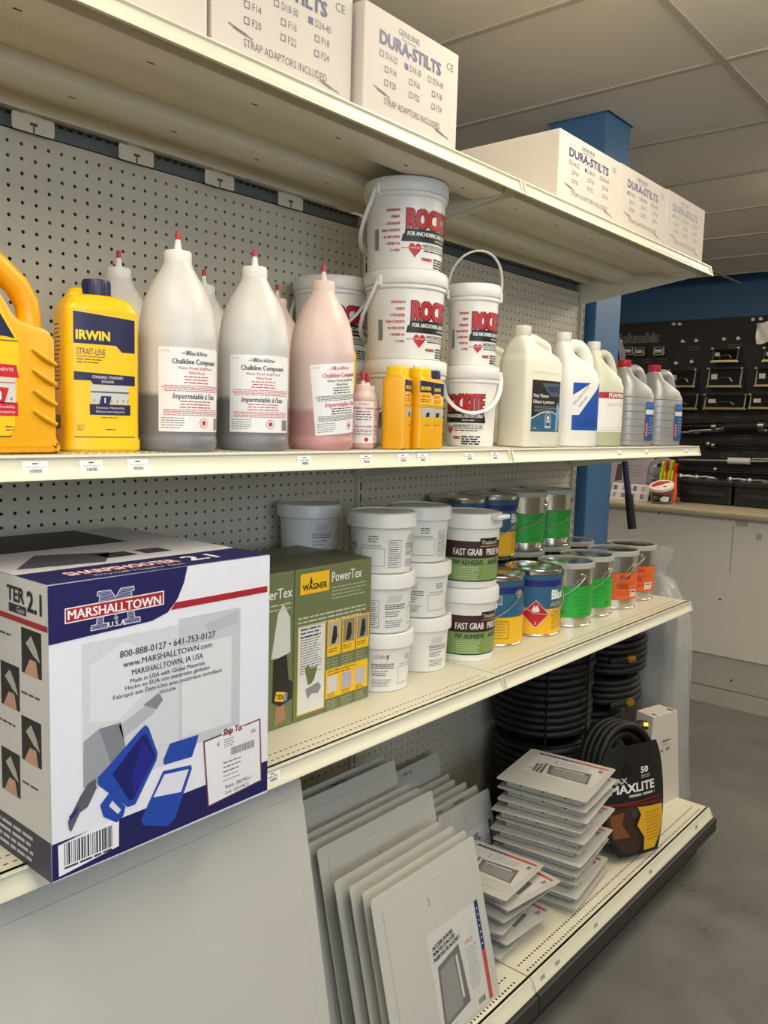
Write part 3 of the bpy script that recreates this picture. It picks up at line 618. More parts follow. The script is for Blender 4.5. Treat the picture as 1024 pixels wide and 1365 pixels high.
# ---- white pails of anchoring cement
def pail(label, x, y, z, big, dphi, bail, hinge, group='white anchoring cement pails', lab=True):
    r = thing('cement_pail', label, 'pail', (x, y, z), 0, group)
    h = .19; rb, rt, rl = (.0815, .0885, .0935) if big else (.0555, .0605, .0645)
    MB().lathe([(rb-.003, 0), (rb, .003), (rb+.94*(rt-rb)*.8, .148), (rt+.0005, .150), (rt+.0025, .1515), (rt+.0025, .157), (rt, .1585), (rt, .165)], 56).build('pail_body', WHITEP, r, smooth=35)
    MB().lathe([(rl-.001, .160), (rl, .1615), (rl, .184), (rl-.003, .189), (rl-.010, .190), (rl-.013, .1865), (.01, .186)], 56).build('lid', WHITEP, r, smooth=35)
    a = faceang(x, y)+math.radians(hinge); e1 = Vector((math.cos(a), math.sin(a), 0)); e2 = Vector((-math.sin(a), math.cos(a), 0)); R = rl+.004; path = []
    for k in range(25):
        t = PI*k/24
        if bail == 'down': q = e1*R*math.cos(t)+e2*(R+.003)*math.sin(t)+Vector((0, 0, .165-(.115 if big else .085)*math.sin(t)**.8))
        elif bail == 'downl': q = e1*R*math.cos(t)-e2*(R+.003)*math.sin(t)+Vector((0, 0, .165-(.115 if big else .085)*math.sin(t)**.8))
        else: q = e1*R*math.cos(t)+e2*.035*math.sin(t)+Vector((0, 0, .168+.098*math.sin(t)**.75))
        path.append(q)
    hd = MB().tube(path, .0052, 8, flat=.5).build('bail_handle', WHITEP, r, smooth=60)
    for s in (1, -1): ears = MB().box((-.007, -.004, .155), (.007, .006, .178)); ears.v[-8:] = [tuple(e1*s*(rl+.001)+Matrix.Rotation(a+PI/2, 3, 'Z') @ Vector(q)) for q in ears.v[-8:]]; ears.build('bail_ear', WHITEP, r, bevel=.0015)
    if lab:
        k = 1. if big else .72; p = Print(); R1, K1 = '#b51f2a', '#161616'
        p.text('ROCKITE', .004*k, .0840, .0385, K1, 1, w=.166*k, bold=.075).text('ROCKITE', .004*k, .0855, .0375, R1, 2, w=.164*k, bold=.045)
        p.poly([(-.010*k, .0565), (-.006*k, .072), (-.002*k, .072), (.0, .0825), (.170*k, .0825), (.172*k, .072), (.176*k, .072), (.180*k, .0565)], K1, 1.8)
        p.text('FOR ANCHORING AND PATCHING', .006*k, .0685, .0085, '#f2f2f0', 3, w=.160*k, bold=.025).bars(.085*k, .0640, .05*k, 1, .004, .0026, '#b8b8b8', 3)
        p.rect(-.010*k, .0425, .012*k, .0437, K1, 1).rect(.042*k, .0425, .170*k, .0437, K1, 1)
        hx, hz = .026*k, .0405
        p.poly([(hx+.0165*k*math.sin(t)**3, hz+.00135*k*.78*(13*math.cos(t)-5*math.cos(2*t)-2*math.cos(3*t)-math.cos(4*t))) for t in [2*PI*i/28 for i in range(28)]], R1, 2)
        p.text('HARTLINE', hx, hz+.002, .0030, '#f2f2f0', 3, 'C', w=.025*k).text('HARTLINE PRODUCTS CO., INC.', .046*k, .0458, .0072, K1, 2, w=.125*k, bold=.015).bars(.05*k, .0400, .10*k, 1, .003, .0024, K1, 1)
        p.text('WARNING!', .045*k, .0185, .0065, R1, 1, w=.032*k, bold=.03).bars(.084*k, .0260, .08*k, 4, .0056, .0034, K1, 1, 'L', 3, .2)
        for i, t in enumerate(('EXPANSION', 'CEMENT', '\u2022 STRONGER', 'THAN CONCRETE', 'IN ONE HOUR', '\u2022 DRIES IN', '15 MIN')): p.text(t, -.014*k, .1175-.0137*i, .0054, R1, 1, 'R', w=len(t)*.0039*k, bold=.03)
        p.barcode(-.088*k, .040, .015*k, .044, '#3a3a3a', 1)
        tp = (rt-rb)*.94*.8/.148
        p.build('pail_print', r, on_cyl(rb, rb+tp, 1, faceang(x, y)+math.radians(dphi)), curved=True, step=.006)
    return r
pail('large cement pail at the bottom of the three-high stack, behind yellow bottles', .760, -.300, ZM, True, 6, 'downl', 15)
pail('large cement pail in the middle of the three-high stack', .752, -.300, ZM+.1895, True, 8, 'downl', -38)
pail('large cement pail topping the three-high stack', .745, -.300, ZM+.379, True, 0, 'downl', -42)
pail('small cement pail at the bottom beside the tall stack, handle hanging in front', .947, -.355, ZM, False, -72, 'down', -88)
pail('small cement pail on top of another, its handle standing up', .955, -.345, ZM+.19, False, -2, 'up', -70)
pail('large cement pail on the shelf behind the pink bottle', .725, -.108, ZM, True, 10, 'downl', -30)
pail('large cement pail in shadow behind the pink bottle, stacked second high', .718, -.106, ZM+.19, True, -14, 'down', -118)
# ---- jugs
def jug(name, label, x, y, rz, w, d, h, body, capm, cap_r=.021, e=4, neck=-.22, shoulder=.66, group=None, thick=.015, ribs=None):
    r = thing(name, label, 'jug', (x, y, ZM), rz, group); hx, hy = w/2, d/2; nx = neck*w
    S = [(0, 0, 0, hx-.006, hy-.006, e), (.004, 0, 0, hx-.001, hy-.001, e), (.012, 0, 0, hx, hy, e), (h*shoulder, 0, 0, hx, hy, e), (h*(shoulder+.03), -.003, 0, hx-.004, hy-.002, e)]
    c_ = cap_r*.86; sm_ = lambda q: q*q*(3-2*q)
    for i in range(1, 9):
        f = i/8; z = h*(shoulder+.03)+(h*.925-h*(shoulder+.03))*f
        rt = hx-.004+(nx+c_-hx+.004)*sm_(min(1, f*1.35)); lf = -hx+.004+(nx-c_+hx-.004)*f**1.9; hh = hy-.002+(c_-hy+.002)*f**1.7
        S.append((z, (rt+lf)/2, 0, (rt-lf)/2, hh, e+(2-e)*f))
    S.append((h*.945, nx, 0, c_, c_, 2))
    MB().loft(S, 40).build('jug_body', body, r, smooth=40)
    MB().lathe([(cap_r-.001, h*.915), (cap_r, h*.92), (cap_r, h*.995), (cap_r-.002, h), (.004, h+.0003)], 28, c=(nx, 0)).build('cap', capm, r, smooth=40)
    t0 = h*.885; path = [(nx+.004, 0, t0-.014), (nx+cap_r*.9, 0, t0-.002), (nx+cap_r+w*.14, 0, t0+.004), (nx+cap_r+w*.30, 0, t0-h*.012), (hx-thick*1.1, 0, h*(shoulder+.15)), (hx-thick*1.0, 0, h*(shoulder+.06)), (hx-thick*1.05, 0, h*(shoulder-.04))]
    sm = []
    for i in range(len(path)-1):
        for k in range(4):
            a, b = Vector(path[i]), Vector(path[i+1]); sm.append(a.lerp(b, k/4))
    sm.append(Vector(path[-1]))
    for _ in range(3): sm = [sm[0]]+[(sm[i-1]+sm[i]*2+sm[i+1])/4 for i in range(1, len(sm)-1)]+[sm[-1]]
    MB().tube(sm, thick, 14, flat=1.05).build('handle', body, r, smooth=60)
    if ribs:
        for z in ribs: MB().loft([(z-.0028, 0, 0, hx-.001, hy-.001, e), (z, 0, 0, hx+.0016, hy+.0016, e), (z+.0028, 0, 0, hx-.001, hy-.001, e)], 40, cap=False).build('rib', body, r, smooth=60)
    return r, hx, hy
HDPE = mat('milky_jug_plastic', '#e4e0cf', .38, var=.02, scale=7, sub=.1); HDPEW = mat('white_jug_plastic', '#e9e7df', .35, var=.02, scale=7)
M_FOAM = two_tone('pale_green_cleaner_jug', '#b9bd9c', '#cfcfbb', .155, .3)
SILV = mat('silver_jug_plastic', '#a5a5a4', .38, .35, var=.05, scale=9)
r, hx, hy = jug('thinner_jug', 'milky white rectangular jug with black and blue paint thinner label', 1.128, -.408, math.radians(-6), .152, .098, .298, HDPE, HDPE, e=7, neck=-.27, shoulder=.70)
p = Print(); p.rect(-.056, .040, .062, .166, '#17181c', 0)
p.poly([(-.056, .040), (.062, .040), (.062, .075), (.035, .088), (.010, .090), (-.02, .085), (-.056, .072)], '#2d5f80', 1).poly([(-.056, .070), (-.02, .084), (.010, .089), (.035, .087), (.062, .074), (.062, .077), (.035, .090), (.010, .092), (-.02, .087), (-.056, .074)], '#c9d4da', 2)
p.poly([(-.02, .160), (.055, .160), (.062, .128), (.02, .128)], '#4a5566', 1).poly([(.0, .150), (.055, .154), (.058, .138), (.02, .138)], '#27375c', 2)
p.text('Paint Thinner', -.050, .124, .0085, '#efefec', 3, w=.062, bold=.01).text('Diluant \u00e0 peinture', -.050, .1095, .0085, '#efefec', 3, w=.086, bold=.01).bars(-.046, .103, .09, 4, .004, .0013, '#9a9aa0', 3)
p.ell(.012, .068, .013, .020, '#dfe4e6', 3).ell(.012, .068, .0115, .0185, '#2d5f80', 4).ell(.012, .074, .0055, .0055, '#dfe4e6', 5).line(.004, .062, .020, .068, .002, '#dfe4e6', 5).line(.020, .062, .004, .068, .002, '#dfe4e6', 5)
p.text('DANGER', .012, .050, .0042, '#efefec', 5, 'C', w=.026, bold=.03).text('3.78 L', -.050, .046, .0045, '#efefec', 3).poly([(.044, .042), (.056, .042), (.060, .10), (.050, .115), (.046, .10)], '#7aa7d6', 3)
p.build('jug_label', r, on_super(hx, hy, 7), curved=True, step=.006)
dm = MB()
for k in range(12): dm.lathe([(.0022, -.0005), (.0022, .0012), (.001, .0018)], 8); dm.v[-24:] = [(q[0]-.05+k*.0095, -hy-q[2]+.0006, q[1]+.186) for q in dm.v[-24:]]
for k in range(4): dm.lathe([(.0034, -.0005), (.0034, .0012), (.001, .002)], 8); dm.v[-24:] = [(q[0]-.02+k*.0125, -hy-q[2]+.0006, q[1]+.012) for q in dm.v[-24:]]
dm.build('moulded_dots', HDPE, r, smooth=60)
jug('solvent_jug', 'milky jug mostly hidden behind the pails and the thinner jug', 1.235, -.205, math.radians(-6), .152, .098, .298, HDPE, HDPE, e=7, neck=-.27, shoulder=.70)
r, hx, hy = jug('remover_jug', 'white jug with blue and white efflorescence remover label', 1.372, -.392, math.radians(-28), .138, .128, .308, HDPEW, HDPEW, .0225, e=3.2, neck=-.24, shoulder=.60, thick=.017)
p = Print(); B1 = '#1d4fa8'
p.poly([(-.045, .0455), (.055, .0455), (.055, .172), (-.045, .172)], B1, 0).poly([(-.050, .086), (-.050, .136), (.012, .174), (.044, .174), (-.026, .086)], '#eceae6', 1)
p.text('EFFLORESCENCE', -.040, .112, .0062, '#4a4a50', 2, w=.066, rot=.86).text('REMOVER', -.024, .106, .0062, '#4a4a50', 2, w=.036, rot=.86)
p.bars(-.035, .074, .085, 4, .0055, .0015, '#16386f', 1)
f0 = on_super(hx, hy, 3.2); ca, sa = math.cos(.35), math.sin(.35)
def rl(u, v, o):
    a = -PI/2+u/.066+.18; c_, s_ = math.cos(a), math.sin(a); k = (abs(c_/hx)**3.2+abs(s_/hy)**3.2)**(-1/3.2)+o; return (k*c_, k*s_, v)
p.build('jug_label', r, rl, curved=True, step=.006)
r, hx, hy = jug('cleaner_jug', 'translucent pale green jug with red and white foaming cleaner label', 1.540, -.392, math.radians(-20), .136, .126, .298, M_FOAM, HDPEW, .019, e=2.6, neck=-.20, shoulder=.58, thick=.012)
p = Print(); p.rect(-.062, .042, .055, .150, '#efece4', 0).rect(-.062, .137, .055, .154, '#a3272c', 1).text('FOAMING', .040, .1405, .0110, '#f4f0ea', 2, 'R', w=.066, bold=.03).bars(-.03, .124, .07, 2, .006, .001, '#8a8a86', 1).rect(-.062, .054, .055, .0548, '#8a8a86', 1).rect(-.062, .047, .055, .0478, '#8a8a86', 1)
def cl(u, v, o):
    a = -PI/2+u/.066+.12; c_, s_ = math.cos(a), math.sin(a); k = (abs(c_/hx)**2.6+abs(s_/hy)**2.6)**(-1/2.6)+o; return (k*c_, k*s_, v)
p.build('jug_label', r, cl, curved=True, step=.006)
def silver(label, x, y, rz=-25, lab=True):
    r, hx, hy = jug('silver_jug', label, x, y, math.radians(rz), .130, .125, .262, SILV, REDC, .020, e=3.4, neck=-.20, shoulder=.60, group='silver jugs with red caps', thick=.016, ribs=[.018+.022*k for k in range(7)])
    if lab:
        p = Print(); p.rect(-.006, .018, .040, .135, '#27518f', 0).rect(-.006, .098, .040, .112, '#d8dde2', 1).rect(-.004, .118, .038, .132, '#3f70b4', 1).rect(-.0045, .03, .004, .072, '#b33a3a', 1)
        for k in range(5): p.text('O', -.0035, .033+k*.008, .005, '#f0e8e6', 2, w=.006)
        p.bars(.008, .088, .028, 6, .009, .0022, '#9fb4d6', 1)
        def f(u, v, o):
            a = -PI/2+u/.062+.30; c_, s_ = math.cos(a), math.sin(a); k = (abs(c_/hx)**3.4+abs(s_/hy)**3.4)**(-1/3.4)+o+.002; return (k*c_, k*s_, v)
        p.build('jug_label', r, f, curved=True, step=.005)
    return r
silver('silver jug with red cap next to the pale green jug, blue label', 1.752, -.392)
silver('silver jug with red cap at the end of the middle shelf, blue label', 1.985, -.392)
silver('silver jug with red cap in the back row behind the pale green jug', 1.85, -.20, lab=False)
silver('silver jug in the back row at the shelf end, mostly hidden', 2.085, -.225)
# ================================================================ LOWER SHELF
# ---- texture-gun carton
W, D, H = .362, .42, .385
mb_r = thing('texture_gun_carton', 'big white and navy carton with blue hopper picture overhanging the shelf edge', 'carton', (-.225, -.545, ZL))
BOXW = mat('glossy_white_carton', '#e4e4ec', .35, var=.02, scale=6)
bx = MB().box((0, 0, 0), (W, D, H)); bx.build('carton_body', BOXW, mb_r, bevel=.0025)
def S(s, t):
    "position on the carton front read off the photograph's own foreshortened face"
    zx = 165+s*807; top = 250-.1425*(zx-165); bot = 1330-.4293*(zx-180); zy = top+t*(bot-top)
    q = px(zx/2.73, 690+zy/2.73, y=-.545); return (min(W, max(0, q.x+.225)), min(H, max(0, q.z-ZL)))
def T(body, s0, s1, t, h, c, l, **k):
    a, b = S(s0, t), S(s1, t); p.text(body, a[0], a[1], h, c, l, w=b[0]-a[0], **k)
NV, RD = '#1d1c58', '#a8232e'
p = Print(); P = lambda pts, c, l=1: p.poly([S(*q) for q in pts], c, l)
p.rect(.0005, .0005, W-.0005, H-.0005, '#e6e6ef', 0)
# faded photograph
p.rect(*S(.17, .74), *S(.60, .22), '#d3d4da', 1).rect(*S(.60, .70), *S(.88, .20), '#c6c8ce', 1).rect(*S(.615, .66), *S(.84, .31), '#dcdde2', 2)
P([(.20, .30), (.36, .24), (.47, .30), (.46, .44), (.33, .52), (.20, .50)], '#dedfe5', 2); P([(.72, .24), (.87, .21), (.87, .26), (.74, .28)], '#b9bbc2', 2)
P([(.17, .56), (.24, .53), (.34, .53), (.36, .62), (.30, .68), (.24, .72), (.17, .72)], '#9b9da5', 3); P([(.24, .53), (.34, .53), (.36, .62), (.30, .68), (.27, .60)], '#7f828b', 4)
P([(.33, .54), (.46, .49), (.50, .50), (.49, .53), (.40, .57), (.35, .59)], '#b5b6bc', 4); P([(.44, .49), (.51, .46), (.53, .49), (.50, .52)], '#85878f', 5)
# navy banner, red stripe, bottom band
P([(0, 0), (.64, 0), (.625, .06), (.595, .12), (.55, .165), (.48, .185), (0, .20)], NV, 6); P([(.585, .132), (1, .132), (1, .158), (.565, .158)], RD, 6)
P([(0, .875), (1, .875), (1, 1), (0, 1)], NV, 6)
# emblem
EM = [(.233, .045), (.292, .045), (.315, .075), (.338, .045), (.397, .045), (.399, .060), (.386, .060), (.402, .160), (.425, .160), (.427, .178), (.350, .178), (.350, .160), (.372, .160), (.360, .085), (.315, .140), (.270, .085), (.258, .160), (.280, .160), (.280, .178), (.203, .178), (.205, .160), (.228, .160), (.244, .060), (.231, .060)]
EP = [S(*q) for q in EM]
for i in range(len(EP)): p.line(*EP[i], *EP[(i+1) % len(EP)], .0009, '#e8e8f2', 9)
for k in range(24):                                                  # engraved stripes inside the emblem
    yy = min(q[1] for q in EP)+.0012+k*.0022; xs = []
    for i in range(len(EP)):
        (x0, y0_), (x1, y1_) = EP[i], EP[(i+1) % len(EP)]
        if (y0_ > yy) != (y1_ > yy): xs.append(x0+(x1-x0)*(yy-y0_)/(y1_-y0_))
    xs.sort()
    for i in range(0, len(xs)-1, 2): p.rect(xs[i], yy, xs[i+1], yy+.0009, '#a9a9c9', 8)
p.poly([S(.085, .138), S(.533, .132), S(.533, .079), S(.085, .085)], '#f0eef2', 9).poly([S(.09, .134), S(.528, .128), S(.528, .083), S(.09, .089)], RD, 10)
T('MARSHALLTOWN', .100, .518, .126, .0122, '#f4f2f4', 11, bold=.025); T('U.S.A.', .282, .365, .178, .0072, '#f4f2f4', 11, bold=.02); T('\u00ae', .308, .326, .155, .005, '#f4f2f4', 11)
K = '#33323e'
for t, y, h_, w_ in (('800-888-0127 \u2022 641-753-0127', .297, .0095, .43), ('www.MARSHALLTOWN.com', .334, .0085, .40), ('MARSHALLTOWN, IA USA', .370, .0082, .32), ('Made in USA with Global Materials', .397, .006, .335), ('Hecho en EUA con materiales globales', .419, .006, .38), ('Fabriqu\u00e9 aux \u00c9tats-Unis avec mat\u00e9riaux mondiaux', .442, .006, .49), ('WS1696', .466, .0052, .075)):
    T(t, .55-w_/2, .55+w_/2, y, h_, K, 6, bold=.012)
# hopper, lid, tray, gun
HB, HD = '#2347a8', '#171b66'
P([(.43, .575), (.45, .565), (.465, .58), (.505, .685), (.50, .71), (.405, .845), (.37, .845), (.235, .725), (.235, .70), (.27, .68)], HB, 7); P([(.435, .60), (.455, .60), (.495, .695), (.395, .825), (.375, .82), (.30, .705)], HD, 8); P([(.44, .62), (.49, .70), (.40, .815), (.385, .74)], '#22238a', 9)
P([(.245, .80), (.29, .765), (.36, .84), (.35, .87), (.32, .885), (.26, .845)], HB, 9); P([(.285, .815), (.30, .80), (.34, .845), (.325, .855)], '#d9dae6', 10)
P([(.10, .815), (.155, .745), (.19, .71), (.225, .70), (.23, .735), (.19, .79), (.155, .80), (.115, .855), (.105, .845)], '#5b5c66', 8); P([(.105, .80), (.15, .775), (.14, .80), (.11, .815)], '#262c78', 9)
P([(.56, .665), (.69, .667), (.685, .685), (.66, .745), (.535, .738), (.53, .72)], HB, 7)
P([(.53, .76), (.655, .775), (.66, .79), (.585, .955), (.55, .975), (.44, .935), (.43, .91)], HB, 7); P([(.535, .775), (.645, .788), (.61, .865), (.485, .845)], '#dfe0ee', 8)
# barcode patch and shipping label
P([(.055, .885), (.33, .865), (.33, .972), (.06, .992)], '#eeecf2', 8); a, b = S(.085, .965), S(.305, .965); p.barcode(a[0], a[1]+.001, b[0]-a[0], .030, '#222228', 9); p.bars(a[0], a[1]-.001, b[0]-a[0], 1, .004, .0028, '#3a3a44', 9)
P([(.71, .70), (.968, .685), (.975, .95), (.73, .968)], '#6a3038', 8); P([(.716, .706), (.962, .691), (.969, .945), (.736, .962)], '#e9e7ea', 9)
p.rect(*S(.795, .715), *S(.892, .680), '#e9e7ea', 9.5); T('Ship To:', .80, .887, .705, .0095, '#7a2530', 10, bold=.04, shear=.2); T('4', .772, .782, .742, .0075, '#2a2a30', 10); T('08', .925, .945, .735, .0062, '#2a2a30', 10)
a, b, c = S(.805, .722), S(.835, .795), S(.94, .795); p.bars(a[0], a[1], .02, 4, .0036, .0013, '#6a6a72', 10).barcode(b[0], b[1], c[0]-b[0], .012, '#2a2a30', 10, 4)
for k in range(5): a = S(.80, .814+.018*k); p.bars(a[0], a[1], .036, 1, .004, .0017 if k < 3 else .0012, '#45454c', 10, 'L', k+3)
T('Item: 28295c1', .81, .925, .922, .0058, '#2a2a30', 10, bold=.02); T('Loc: GA14C2', .81, .915, .945, .0058, '#2a2a30', 10, bold=.02)
p.build('front_print', mb_r, on_front, eps=.00009)
# left side
p = Print(); E_ = lambda e0, t0, e1, t1, c, l=1: p.rect(D-e0, (1-t0)*H, D-e1, (1-t1)*H, c, l)
E_(.419, .999, .0005, .0005, '#d8d6d6', 0); E_(.419, .155, .0005, .135, RD); E_(.419, .999, .0005, .862, '#34324a')
p.text('TER', D-.058, H*(1-.085), .019, '#2a2a30', 3, 'R', w=.045, bold=.04).text('2.1', D-.014, H*(1-.105), .026, '#23232a', 3, 'R', w=.036, bold=.03).rect(D-.10, H*(1-.125), D-.053, H*(1-.095), '#2c2c34', 2)
p.text('Gun', D-.058, H*(1-.12), .008, '#c9c9cc', 3, 'R', w=.02)
for k, (e0, t0) in enumerate(((.016, .165), (.075, .310), (.020, .470), (.078, .620))):
    E_(e0+.052, t0+.155, e0, t0, '#1c1c20'); p.poly([(D-e0-.040, (1-t0-.05)*H), (D-e0-.026, (1-t0-.02)*H), (D-e0-.012, (1-t0-.06)*H), (D-e0-.004, (1-t0-.10)*H), (D-e0-.02, (1-t0-.085)*H)], '#b9b6b0', 2); p.poly([(D-e0-.045, (1-t0-.155)*H), (D-e0-.030, (1-t0-.10)*H), (D-e0-.014, (1-t0-.10)*H), (D-e0-.008, (1-t0-.155)*H)], '#c99f86', 3)
for k, (e0, t0) in enumerate(((.075, .205), (.012, .385), (.078, .52), (.014, .70))): p.bars(D-e0-.058, H*(1-t0), .05, 1, .004, .003, '#4a4a52', 1, 'L', k+2)
for k in range(4): p.bars(D-.40, H*(1-.885-.026*k), .37, 1, .004, .0045, '#c9c7cf', 3, 'L', k+9, .1)
p.build('side_print', mb_r, lambda u, v, o: (-o, D-u, v))
# top
p = Print(); p.rect(.0005, .0005, W-.0005, D-.0005, '#dedce2', 0).rect(.0005, .0005, W-.0005, .085, NV, 1).rect(.0005, .25, W*.75, D-.0005, '#2e2d36', 1).poly([(.02, .12), (.14, .10), (.19, .17), (.09, .21)], '#55535e', 2).rect(.16, .125, .21, .165, '#3a3a44', 2).rect(.225, .125, .27, .165, '#4a4650', 2)
p.text('SHARPSHOOTER', .05, .034, .024, '#b8473a', 2, w=.17, bold=.05).text('SHARPSHOOTER', .05, .035, .024, '#f0ecec', 3, w=.17, bold=.01).text('2.1', .238, .030, .034, '#f0ecec', 3, w=.05, bold=.03).text('Drywall Hopper Gun', .075, .014, .010, '#c9c8d8', 3, w=.14)
p.build('top_print', mb_r, lambda u, v, o: (u, v, H+o))
# ---- green texture-sprayer cartons
def spray_carton(label, x, w):
    h, d = .305, .225; r = thing('sprayer_carton', label, 'carton', (x, -.355, ZL+.001), 0, 'olive green sprayer cartons')
    OL = mat('olive_carton', '#6f7650', .45, var=.04, scale=8)
    MB().box((0, 0, 0), (w, d, h)).build('carton_body', OL, r, bevel=.0018)
    MB().add([(0, 0, h+.0004), (w, 0, h+.0004), (w, d*.5, h+.005), (0, d*.5, h+.005)], [(0, 1, 2, 3)]).build('top_flap', mat('olive_lid', '#5c5a45', .5), r, fix=False)
    return r, h, d
r, h, w = (*spray_carton('olive carton with white sprayer diagrams beside the stacked white tubs', .374, .224)[:2], .224)
p = Print(); Y = '#f0bf22'; G = lambda s0, t0, s1, t1, c, l=1: p.rect(s0*w, (1-t1)*h, s1*w, (1-t0)*h, c, l)
G(.055, .03, .425, .175, '#8a7a2a', 1); G(.06, .035, .42, .17, Y, 2); p.text('WAGNER', .24*w, h*(1-.145), .0115, '#24221a', 3, 'C', w=.30*w, bold=.03).poly([(.17*w, h*.895), (.19*w, h*.945), (.21*w, h*.895)], '#24221a', 3)
p.text('PowerTex', .455*w, h*(1-.12), .0205, '#f0efe8', 2, w=.40*w, bold=.01).bars(.455*w, h*(1-.155), .50*w, 4, .0075, .0026, '#aeb292', 2, 'L', 3)
p.bars(.04*w, h*(1-.318), .90*w, 3, .0085, .0034, '#c3c5a8', 2, 'L', 4, .1)
G(.04, .375, .385, .965, Y, 1); G(.05, .382, .375, .957, '#dddcd6', 2); p.bars(.07*w, h*(1-.395), .26*w, 3, .0075, .0032, '#4f5060', 3).bars(.07*w, h*(1-.45), .28*w, 15, .0052, .0018, '#66666c', 3, 'L', 6, .3)
p.poly([(.13*w, h*.345), (.17*w, h*.36), (.20*w, h*.335), (.26*w, h*.335), (.29*w, h*.345), (.25*w, h*.255), (.21*w, h*.225), (.17*w, h*.225)], '#6a7242', 4).poly([(.14*w, h*.20), (.30*w, h*.225), (.34*w, h*.19), (.30*w, h*.15), (.22*w, h*.16), (.17*w, h*.13)], '#8a8a94', 4)
for k in range(3):
    s0 = .41+.195*k; G(s0, .385, s0+.18, .625, Y, 1); G(s0+.012, .395, s0+.168, .555, ('#b8ab94', '#8f866f', '#9c937c')[k], 2)
    p.poly([((s0+.05)*w, h*.46), ((s0+.08)*w, h*.58), ((s0+.12)*w, h*.575), ((s0+.13)*w, h*.50), ((s0+.10)*w, h*.455)], '#2a2622', 3).bars((s0+.015)*w, h*(1-.575), .12*w, 2, .005, .002, '#8a6d10', 3)
    p.bars(s0*w, h*(1-.645), .16*w, 4, .006, .002, '#a9ad8a', 2, 'L', k)
G(.40, .715, .975, .945-.03, Y, 1); p.bars(.42*w, h*(1-.727), .40*w, 2, .006, .0026, '#8a6d10', 2)
for k in range(3): G(.42+.19*k, .765, .555+.19*k, .875, ('#cfcdca', '#b4adb6', '#bdb6bc')[k], 2); p.bars((.42+.19*k)*w, h*(1-.885), .12*w, 2, .005, .002, '#8a6d10', 3, 'L', k); p.bars((.42+.19*k)*w, h*(1-.935), .15*w, 5, .0055, .002, '#a9ad8a', 2, 'L', k)
p.build('front_print', r, on_front)
r, h, d = spray_carton('olive carton showing a sprayer cup between the big carton and its twin', .148, .224)
p = Print(); p.text('PowerTex', .218, h*(1-.165), .020, '#f0efe8', 2, 'R', w=.10, bold=.01).bars(.218, h*(1-.2), .08, 2, .009, .003, '#b9bd9c', 2, 'R')
p.poly([(.166, h*.46), (.182, h*.74), (.196, h*.80), (.214, h*.70), (.216, h*.48), (.196, h*.455)], '#cfd0c8', 1).poly([(.170, h*.18), (.172, h*.45), (.206, h*.47), (.212, h*.30), (.222, h*.28), (.222, h*.17), (.19, h*.14)], '#2b2923', 2).poly([(.176, h*.185), (.18, h*.245), (.203, h*.225), (.198, h*.165)], '#efc02a', 3).text('TEX', .179, h*.195, .009, '#2b2923', 4, w=.020, bold=.03, rot=-.2).poly([(.203, h*.225), (.21, h*.215), (.208, h*.165), (.198, h*.165)], '#7d8a9a', 3).poly([(.176, h*.02), (.18, h*.15), (.20, h*.15), (.205, h*.05)], '#a97f5a', 2)
p.build('front_print', r, on_front)
# ---- white tubs
def tub_mesh():
    b = MB().lathe([(.062, 0), (.0655, .003), (.0695, .100), (.0705, .104)], 48).mesh('tub_body', WHITEP, smooth=35)
    l = MB().lathe([(.0745, .100), (.0772, .102), (.0772, .126), (.0755, .131), (.070, .133), (.068, .1305), (.01, .130)], 48).mesh('lid', WHITEP, smooth=35)
    return b, l
TB, TL = tub_mesh()
def tub_print(full):
    p = Print(); K = '#2a292e'
    for i in range(2):
        o = -.11+i*.218
        for k in range(10): p.line(o+.004+k*.0042, .070, o+.012+k*.0042, .086, .0006, K)
        p.bars(o-.002, .066, .066, 2, .004, .0018, K, 1, 'L', 3, .1).rect(o-.002, .0555, o+.064, .0572, K, 1).bars(o, .050, .05, 3, .0046, .0015, K, 1, 'L', 4).bars(o, .030, .06, 4, .0045, .0013, K, 1, 'L', 8)
        if full: p.text('OSTAPUR', o+.002, .077, .0085, K, 3, w=.045).rect(o, .069, o+.04, .0875, '#e6e4de', 2)
        q = o+.082; p.bars(q+.035, .083, .035, 3, .0052, .0018, K, 1, 'C', 5).text('YOUR LOCAL DISTRIBUTOR', q, .0605, .0035, K, 1, w=.058)
        p.frame(q-.004, .018, q+.068, .0565, .0008, K)
        q2 = o+.16; p.frame(q2, .015, q2+.040, .075, .0008, K).bars(q2+.003, .07, .034, 11, .0048, .0014, K, 2, 'L', 6)
    return p
TP = [tub_print(False), tub_print(True)]
def tub(label, x, y, z, dphi, full=0):
    r = thing('white_tub', label, 'tub', (x, y, z), 0, 'white plaster additive tubs')
    obj('tub_body', TB, r); obj('lid', TL, r)
    TP[full].build('tub_print', r, on_cyl(.0655, .0655+.0041/.1, 1, faceang(x, y)+math.radians(dphi)), curved=True, step=.008)
    return r
for k, (nm, dp, fl) in enumerate((('bottom', 60, 1), ('middle', -62, 0), ('top', -20, 0))): tub('%s white tub of the stack right beside the green carton' % nm, .684-.004*k, -.310-.002*k, ZL+.133*k, dp, fl)
for k, (nm, dp) in enumerate((('bottom', 95), ('middle', 40), ('top', 8))): tub('%s white tub of the stack next to the brown and green pails' % nm, .866-.004*k, -.284+.003*k, ZL+.133*k, dp)
tub('white tub standing on another one behind the green carton', .668, -.093, ZL+.266, 80)
tub('white tub in the dark behind the green carton, below the visible one', .668, -.093, ZL+.133, 80)
tub('lowest white tub in the dark behind the green carton', .668, -.093, ZL, 80)
